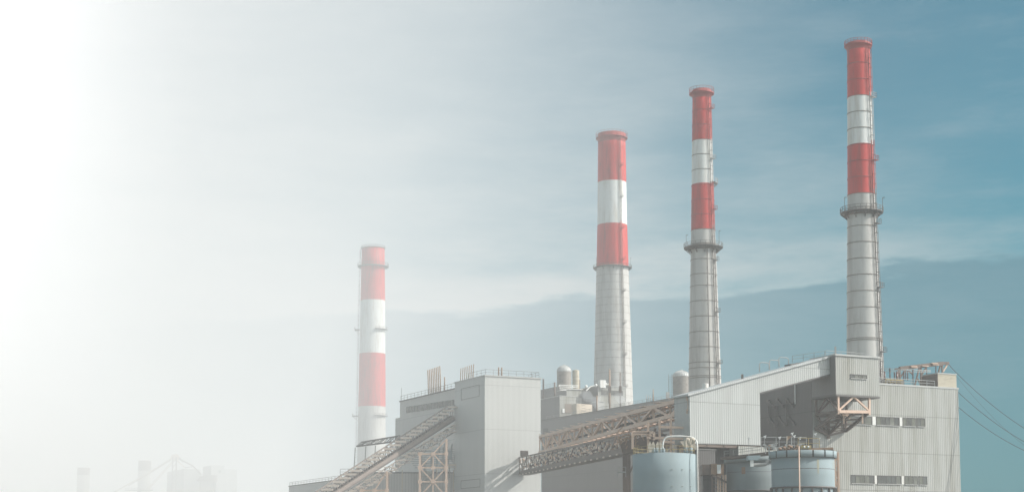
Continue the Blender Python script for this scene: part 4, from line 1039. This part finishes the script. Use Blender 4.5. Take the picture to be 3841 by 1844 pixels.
# support columns of the lower conveyor
for zx, lb in ((1555, 'tall brown column carrying the lower conveyor left of the blue tank'),):
    p = at(*z3(zx, 880), 312); q = V((p.x, p.y, 0)); t = thing('support_column', q, lb, 'column')
    mb = MB(); mb.obox(q - V((.55, 0, 0)), V((1.1, 0, 0)), V((0, .15, 0)), ez * p.z); mb.obox(q - V((.55, -1, 0)), V((1.1, 0, 0)), V((0, .15, 0)), ez * p.z); mb.obox(q - V((.12, -.15, 0)), V((.24, 0, 0)), V((0, .85, 0)), ez * p.z); mb.build('shaft', 'brown', t)
    mb = MB(); r0 = at(*z3(1500, 1080), 312); mb.bar(V((p.x, 312, r0.z)), r0, .25); railing(mb, [r0 - V((.2, 0, 1)), V((p.x, 312, r0.z - 1))], 2, .1, 1.2); mb.build('bracket', 'rail', t)
mb = MB(); p = at(*z3(1600, 930), 300); q_ = V((p.x, 306, 0))
for k in range(4): mb.bar(q_ + ez * (k * 6), q_ + V((2.2, 0, 5)) + ez * (k * 6), .3)
mb.bar(q_, V((q_.x, q_.y, p.z)), .5); mb.bar(q_ + V((2.4, 0, 0)), V((q_.x + 2.4, q_.y, p.z)), .5)
tag(mb.build('braced_frame', 'brown', loc=q_), 'dark braced frame in the shade just left of the blue tank', 'frame')

# ------------------------------------------------------------------ left conveyor C
Cb0, Cb1 = hit(*z4(1471, 765), Pbw, n2_), at(*z4(430, 1420), 506)
Ct0, Ct1 = hit(*z4(1471, 560), Pbw, n2_), at(*z4(300, 1320), 506)
Cb0 = V((Ct0.x, Ct0.y, Cb0.z))
dC = Cb1 - Cb0; sC = V((-dC.y, dC.x, 0)).normalized(); sC = sC if sC.y > 0 else -sC
tC = thing('inclined_conveyor', V((Cb1.x, Cb1.y, 0)), 'long hazy conveyor bridge climbing from lower left to the central block', 'conveyor')
Cm0, Cm1 = Cb0.lerp(Ct0, .52), Cb1.lerp(Ct1, .52)
mb = MB(); lattice(mb, Cm0, Cm1, Ct0, Ct1, 30, .4, .22); mb.build('upper_truss', 'brown_hazed', tC)
mb = MB(); lattice(mb, Cm0 + sC * 3.5, Cm1 + sC * 3.5, Ct0 + sC * 3.5, Ct1 + sC * 3.5, 30, .4, .22, True, 1); mb.build('far_truss', 'brown_hazed', tC)
mb = MB(); mb.bar(Cm0 + sC * 1.75, Cm1 + sC * 1.75, 3.6, 1.6); mb.build('belt_floor', 'brown_hazed', tC)
mb = MB(); mb.bar(Cm0 + sC * 1.75 + ez * .95, Cm1 + sC * 1.75 + ez * .95, 1.6, .2); mb.build('belt', 'belt', tC)
for k in range(27):
    p = Ct0.lerp(Ct1, (k + .6) / 27); mb = MB(); mb.bar(p - sC * .9 - V((1.9, 0, 0)), p - sC * .9 + V((1.9, 0, 0)), .8, .62); mb.build('roof_slat', 'cream', tC)
mb = MB(); lattice(mb, Cb0, Cb1, Cb0.lerp(Ct0, .28), Cb1.lerp(Ct1, .28), 34, .3, .2); mb.build('lower_truss', 'brown_hazed', tC)
rnd = random.Random(21); mb = MB()
for k in range(150):
    t_ = rnd.random(); p = Cb0.lerp(Cb1, t_).lerp(Ct0.lerp(Ct1, t_), rnd.uniform(.0, .42)) - sC * .3
    mb.bar(p, p + V((rnd.uniform(.8, 2.4), 0, rnd.uniform(-.2, .5))), .26)
tag(mb.build('walkway_slats', 'cream', tC), kind='stuff')
mb = MB(); mb.bar(Cm0 - sC * .2 - ez * .6, Cm1 - sC * .2 - ez * .6, .15, .5); mb.build('edge_beam', 'rail_dark', tC)

def trestle(zxa, zxb, zyt, Y, lab, bays, levels):
    a, b = at(*z4(zxa, zyt), Y), at(*z4(zxb, zyt), Y); t = thing('trestle', V(((a.x + b.x) / 2, Y, 0)), lab, 'trestle', 'salmon trestles under the inclined conveyor')
    lv = [at(*z4(zxa, y_), Y).z for y_ in levels]; zt = a.z; ztr = at(*z4(zxb, zyt - (zxb - zxa) * .55), Y).z
    for (x_, zz) in ((a.x, lv[0]), (b.x, ztr)):
        MB().bar(V((x_, Y, 0)), V((x_, Y, zz)), .7).build('leg', 'orange', t); MB().bar(V((x_, Y + 5, 0)), V((x_, Y + 5, zz)), .5).build('leg', 'brown', t)
    mb = MB(); lv2 = lv + [0]; cx_ = (a.x + b.x) / 2
    for z_ in lv: mb.bar(V((a.x, Y, z_)), V((b.x, Y, z_)), .45)
    mb.bar(V((cx_, Y, 0)), V((cx_, Y, lv[0])), .4)
    c = V((cx_, Y, lv[0]))
    mb.bar(c, V((b.x, Y, ztr)), .4)
    for k in range(len(lv2) - 1):
        z0, z1__ = lv2[k], lv2[k + 1]
        if k % 2 == 0: prs = (((cx_, z0), (a.x, z1__)), ((cx_, z0), (b.x, z1__)))
        else: prs = (((a.x, z0), (cx_, z1__)), ((b.x, z0), (cx_, z1__)))
        for (p, q) in prs: mb.bar(V((p[0], Y, p[1])), V((q[0], Y, q[1])), .4)
    mb.build('bracing', 'orange', t)
    mb = MB()
    for z_ in lv:
        for x_ in (a.x, cx_, b.x): mb.cbox(V((x_, Y - .3, z_)), V((1.3, 0, 0)), V((0, .12, 0)), ez * 1.1)
    mb.build('gusset', 'orange', t)
trestle(1198, 1404, 935, 523, 'tall pale trestle left of the central block', 2, [938, 1046, 1155, 1270])
trestle(745, 940, 1180, 512, 'low pale trestle further left under the inclined conveyor', 2, [1222, 1340])

# ------------------------------------------------------------------ left boiler hall
Pl = at(*z4(1472, 433), 565); zlt = Pl.z; Pl = V((Pl.x, Pl.y, 0))
Dl = solve_e2(z4(1042, 0)[0], V((Pl.x, Pl.y, zlt)))
# drop the recession a little so that the roofline matches
lh = thing('boiler_hall', Pl, 'large hazy dark boiler hall with a faint window band, left of the central block', 'building')
P0l = Pl - e2 * 6
MB().obox(P0l + e2 * 0, e1 * 14, e2 * (Dl + 6), ez * zlt).build('wall', 'hall_wall', lh)
MB().obox(P0l + ez * zlt - e1 * .3 - e2 * .3, e1 * 14.5, e2 * (Dl + 6.6), ez * .4).build('roof', 'trim_dark', lh)
Pst = Pl + e2 * Dl; zst = hit(*z4(1005, 662), Pst, n2_).z; Ds = solve_e2(z4(1005, 0)[0], V((Pst.x, Pst.y, zst)))
MB().obox(Pst + e1 * .05, e1 * 12, e2 * Ds, ez * zst).build('stepped_wing', 'hall_wall', lh)
for k in range(9):
    xa = 1092 + k * 42; xb = xa + 38
    ya = 575 - (xa - 1090) * .158; window(lh, Pl, n2_, z4(xa, ya), z4(xb, ya + 38), 5, 1, 'glass_dark', 'trim_dark')
mb = MB(); railing(mb, [Pl + ez * (zlt + .4) + e2 * (Dl - .8), Pl + ez * (zlt + .4)], 1.8, .1, 3.5); q = Pl + ez * (zlt + .4) + e2 * (Dl - 1.5); mb.bar(q, q + ez * 5, .12); mb.build('roof_railing', 'rail_dark', lh)
q0 = hit(*z4(1235, 465), Pl, n2_) ; q1 = hit(*z4(1329, 455), Pl, n2_); q0.z = q1.z = zlt + .4
vent_cluster(q0 + e1 * 1.5, 8, (q1 - q0) / 7, (9.6, 9.9), e2, 'tall vent pipes on the left boiler hall roof', '%s tall vent pipe of eight on the left boiler hall roof, from left', .2)
p = hit(*z4(1370, 445), Pl, n2_); p.z = zlt + .4; tag(MB().tube([p + e1, p + e1 + ez * 5.2], .22, 8).build('vent_pipe', 'rust', loc=p), 'single short pipe right of the eight tall vents on the left hall', 'vent pipe')
# annex and pipework in front, behind the trestle
pa = thing('pipe_rack', V((Pl.x - 3, Pl.y - 8, 0)), 'tangle of pipes and platforms behind the tall pale trestle', 'pipe rack')
rnd = random.Random(5); mb = MB()
for k in range(40):
    zx = rnd.uniform(1190, 1470); zy = rnd.uniform(850, 1030); p = at(*z4(zx, zy), 548 + rnd.uniform(0, 4)); mb.bar(p, p - ez * rnd.uniform(2, 7), rnd.uniform(.15, .4))
for k in range(10):
    zy = 900 + k * 16; mb.bar(at(*z4(1050 + k * 12, zy), 548), at(*z4(1470, zy + 2), 548), .22)
mb.build('pipes', 'rail', pa)
mb = MB(); mb.bar(at(*z4(1410, 1025), 545), at(*z4(1480, 1028), 545), .6); railing(mb, [at(*z4(1200, 1062), 545), at(*z4(1480, 1066), 545)], 2, .2, 4)
for zx in (1060, 1200, 1330, 1460): p = at(*z4(zx, 1060), 547); mb.bar(V((p.x, p.y, 0)), p, .35)
mb.build('platform', 'tan', pa)
mb = MB(); p = at(*z4(1430, 945), 547); mb.cbox(p, V((1.6, 0, 0)), V((0, 1.6, 0)), ez * 3); mb.cbox(at(*z4(1330, 975), 547), V((.6, 0, 0)), V((0, .6, 0)), ez * 5); mb.build('cabinet', 'tank_blue', pa)
pw = at(*z4(950, 1085), 547); pw2 = at(*z4(1474, 1062), 547)
pb_ = thing('yard_building', V((pw.x, 549, 0)), 'flat dark building low behind the pale trestles', 'building')
MB().obox(V((pw.x - 14, 550, 0)), V((pw2.x - pw.x + 14, 0, 0)), V((0, 6, 0)), ez * pw.z).build('wall', 'hall_wall', pb_)
MB().obox(V((pw.x - 14.2, 549.8, pw.z)), V((pw2.x - pw.x + 14.2, 0, 0)), V((0, 6.4, 0)), ez * .4).build('roof', 'trim_dark', pb_)
tr = [at(*z4(1205, 1070), 545), at(*z4(1312, 1070), 545), at(*z4(1205, 1180), 545)]
MB().prism(tr, V((0, 2.5, 0))).build('sunlit_patch', 'corr_light', pb_)  # pale triangle standing for a patch of sunlight on the wall

# lattice footbridge to the left stack
br = thing('lattice_footbridge', V((at(*z4(850, 850), 640).x, 640, 0)), 'thin lattice footbridge crossing in front of the hazy far smokestack', 'footbridge')
b0, b1_ = at(*z4(700, 878), 640), at(*z4(1040, 835), 610); t0_, t1_ = at(*z4(740, 845), 640), at(*z4(1040, 795), 610)
mb = MB(); lattice(mb, b0, b1_, t0_, t1_, 9, .3, .2); lattice(mb, b0 + V((0, 3, 0)), b1_ + V((0, 3, 0)), t0_ + V((0, 3, 0)), t1_ + V((0, 3, 0)), 9, .3, .2, True, 1)
for k in range(10): mb.bar(b0.lerp(b1_, k / 9), b0.lerp(b1_, k / 9) + V((0, 3, 0)), .2)
mb.build('truss', 'rail_dark', br)
for zx, zt__ in ((692, 890), (775, 880), (850, 872)):
    p = at(*z4(zx, zt__), 640); q = V((p.x - 2.2, 640, 0)); MB().bar(q, p, .3).build('leg', 'rail_dark', br)
mb = MB(); railing(mb, [at(*z4(575, 1100), 625), at(*z4(760, 1096), 625)], 2.2, .15, 3); mb.bar(at(*z4(575, 1100), 625), at(*z4(760, 1096), 625), 1.2, .3)
p = at(*z4(640, 1100), 625); mb.bar(V((p.x, 625.5, 0)), p, .5)
tag(mb.build('side_platform', 'rail_dark', loc=(p.x, 625, 0)), 'small railed platform just left of the inclined conveyor', 'platform')
# low far hall bottom left
Pf = at(*z4(800, 1112), 700); zfh = Pf.z; Pf = V((Pf.x, Pf.y, 0)); Df = solve_e2(z4(175, 0)[0], V((Pf.x, Pf.y, zfh)))
fh = thing('low_hall', Pf, 'low hazy hall roofline left of the inclined conveyor foot', 'building')
MB().obox(Pf, e1 * 20, e2 * Df, ez * zfh).build('wall', 'hall_wall', fh)
MB().obox(Pf + ez * zfh - e1 * .3, e1 * 20, e2 * (Df + .3), ez * .4).build('roof', 'trim_dark', fh)
mb = MB(); railing(mb, [Pf + ez * (zfh + .4) + e2 * (Df - 1), Pf + ez * (zfh + .4) + e2 * 4], 1.6, .14, 4.5); mb.build('roof_railing', 'rail_dark', fh)

# ------------------------------------------------------------------ distant plant
FY = 4200
fp = lambda zx, zy, Y=FY: at(*z5(zx, zy), Y)
def fstack(x0, x1, yt, lab, cut):
    a, b = fp(x0, yt), fp(x1, yt); r = (b.x - a.x) / 2; C = V(((a.x + b.x) / 2, FY + 60, 0)); t = thing('distant_stack', C, lab, 'smokestack', 'distant stub stacks')
    MB().lathe(C, [(r * 1.02, 0), (r, fp(x0, cut).z)], 40).build('shaft', 'steel_grey', t)
    MB().lathe(C, [(r * 1.005, fp(x0, cut).z), (r, a.z), (r * .85, a.z), (r * .85, a.z - 10)], 40).build('dark_top', 'brown', t)
    mb = MB(); dr = V((.5, -.86, 0))
    for k in range(30): z = a.z * .5 * k / 30 ; mb.bar(C + dr * (r + .8) + ez * z, C + dr * (r + .8) + V((2, 0, 0)) + ez * z, .4)
    mb.build('ladder', 'rail_dark', t)
fstack(207, 350, 605, 'faintest distant stack, farthest left in the white haze', 690)
fstack(917, 1063, 525, 'faint distant stack left of the crane mast', 642)
cr = thing('distant_unloader', V((fp(1395, 700).x, FY, 0)), 'faint distant crane mast with long sloping booms', 'crane')
m0 = fp(1395, 500)
for x_ in (1372, 1415): p = fp(x_, 500); MB().bar(V((p.x, FY, 0)), p, 3.2).build('leg', 'brown', cr)
mb = MB()
for k in range(12):
    za = m0.z * .35 + m0.z * .65 * k / 12; zb2 = za + m0.z * .65 / 12; xa, xb = fp(1372, 500).x, fp(1415, 500).x
    mb.bar(V((xa, FY, za)), V((xb, FY, zb2)), 1.5)
mb.build('bracing', 'brown', cr)
q = fp(1345, 515); MB().prism([fp(1340, 520), fp(1358, 472), fp(1425, 462), fp(1448, 500), fp(1420, 540)], V((0, 9, 0))).build('head', 'orange', cr)
for (a, b, c, d_, w_, m) in ((1350, 520, 1090, 680, 3.4, 'tan'), (1090, 680, 700, 900, 3.2, 'tan'), (1390, 520, 1100, 840, 2.0, 'tan'), (1400, 530, 1150, 810, 1.6, 'tan'), (1380, 515, 960, 780, 1.4, 'tan'), (1150, 810, 1040, 895, 3.0, 'tan'),
                          (1440, 515, 1610, 602, 4.0, 'brown'), (1605, 600, 1700, 700, 3.6, 'brown'), (1425, 540, 1510, 615, 2.6, 'orange'), (1510, 620, 1605, 605, 2.4, 'brown'), (1455, 500, 1485, 560, 1.6, 'brown'), (1355, 525, 860, 830, 1.6, 'brown')):
    MB().bar(fp(a, b), fp(c, d_), w_).build('boom', m, cr)
def fbox(xl, xr, yt, lab, dl=None, lit='corr_block', dark='dark_wall', Y=FY, cat='building', yb=None):
    P = fp(xl, yt, Y); zt = P.z; zb_ = 0 if yb is None else fp(xl, yb, Y).z; Pc = V((P.x, P.y, zb_)); L = solve_e1(z5(xr, 0)[0], V((P.x, P.y, zt)))
    D = 30
    if dl:
        lo = P
        for k in range(1, 400):
            q = P + e2 * k; r = q - C0
            if r.x / r.dot(FW) * F + CX < z5(dl, 0)[0]: D = k; break
    t = thing('distant_building', Pc, lab, cat, 'faint distant plant buildings')
    MB().obox(Pc, e1 * L, e2 * D, ez * (zt - zb_)).build('wall', lit, t)
    MB().obox(Pc - e1 * .6, e1 * .6, e2 * D, ez * (zt - zb_ - .1)).build('shaded_wall', dark, t)  # dark colour painted as shade on the left side
    return t, Pc
fbox(1500, 1690, 632, 'faint distant building at the crane foot with a dark left side', 1310)
t, Pc = fbox(1814, 1966, 590, 'faint distant upper box with a small square window', 1722, Y=FY - 30, yb=712)
window(t, Pc, n1_, z5(1898, 650), z5(1924, 675), 1, 1, 'belt')
fbox(1968, 2113, 636, 'faint distant tall box, rightmost of the distant plant', None)
fbox(1872, 1966, 700, 'faint distant tower under the box with the small window', 1640, Y=FY - 25)
tn_ = thing('distant_recess', V((fp(1750, 760).x, FY - 60, 0)), 'faint distant dark canopy between the far buildings', 'recess')
MB().prism([fp(1640, 772, FY - 60), fp(1690, 712, FY - 60), fp(1850, 702, FY - 60), fp(1850, 772, FY - 60)], V((0, 40, 0))).build('roof', 'brown', tn_)  # brown shape put where a recess lies in shade
for x_ in (1690, 1845): p = fp(x_, 772, FY - 58); MB().bar(V((p.x, p.y, 0)), p, 3).build('post', 'brown', tn_)
dk = thing('distant_deck', V((fp(985, 880).x, FY - 20, 0)), 'faint distant railed deck around the second stub stack', 'platform')
mb = MB(); p, q = fp(830, 878, FY - 20), fp(1140, 878, FY - 20); mb.bar(p, q, 12, 2.5); railing(mb, [p + ez * 1, q + ez * 1], 5, .8, 8); mb.bar(V(((p.x + q.x) / 2, p.y, 0)), V(((p.x + q.x) / 2, p.y, p.z)), 8); mb.build('deck', 'rail_dark', dk)
p, q = fp(1465, 850, FY - 80), fp(1840, 850, FY - 80)
dr_ = thing('distant_rail_deck', V(((p.x + q.x) / 2, p.y, 0)), 'faint distant pale railed deck in front of the crane building', 'platform')
mb = MB(); mb.bar(p - ez * 6, q - ez * 6, 3, 2); railing(mb, [p - ez * 6, q - ez * 6], 8, .9, 9)
for t_ in (0, .5, 1): mb.bar(V((p.lerp(q, t_).x, p.y, 0)), p.lerp(q, t_) - ez * 6, 2)
mb.build('deck', 'tan', dr_)

# ------------------------------------------------------------------ haze
hzm = bpy.data.materials.new('haze'); hzm.use_nodes = True; T = NT(hzm.node_tree); T.n.remove(T.n['Principled BSDF'])
pvn = T.n.new('ShaderNodeVolumePrincipled'); pvn.inputs['Color'].default_value = (.98, .977, .97, 1); pvn.inputs['Density'].default_value = HAZE_K; pvn.inputs['Anisotropy'].default_value = -.3
T.l.new(pvn.outputs[0], T.n['Material Output'].inputs['Volume'])
mb = MB(); mb.obox(hz(-4210, -400, -1), HN * (4210 + 162), HT * 7000, ez * 372)
tag(mb.build('haze', hzm), 'pale daylight haze thickening with distance', kind='stuff')
sc.cycles.volume_bounces = 3
sc.cycles.max_bounces = 6
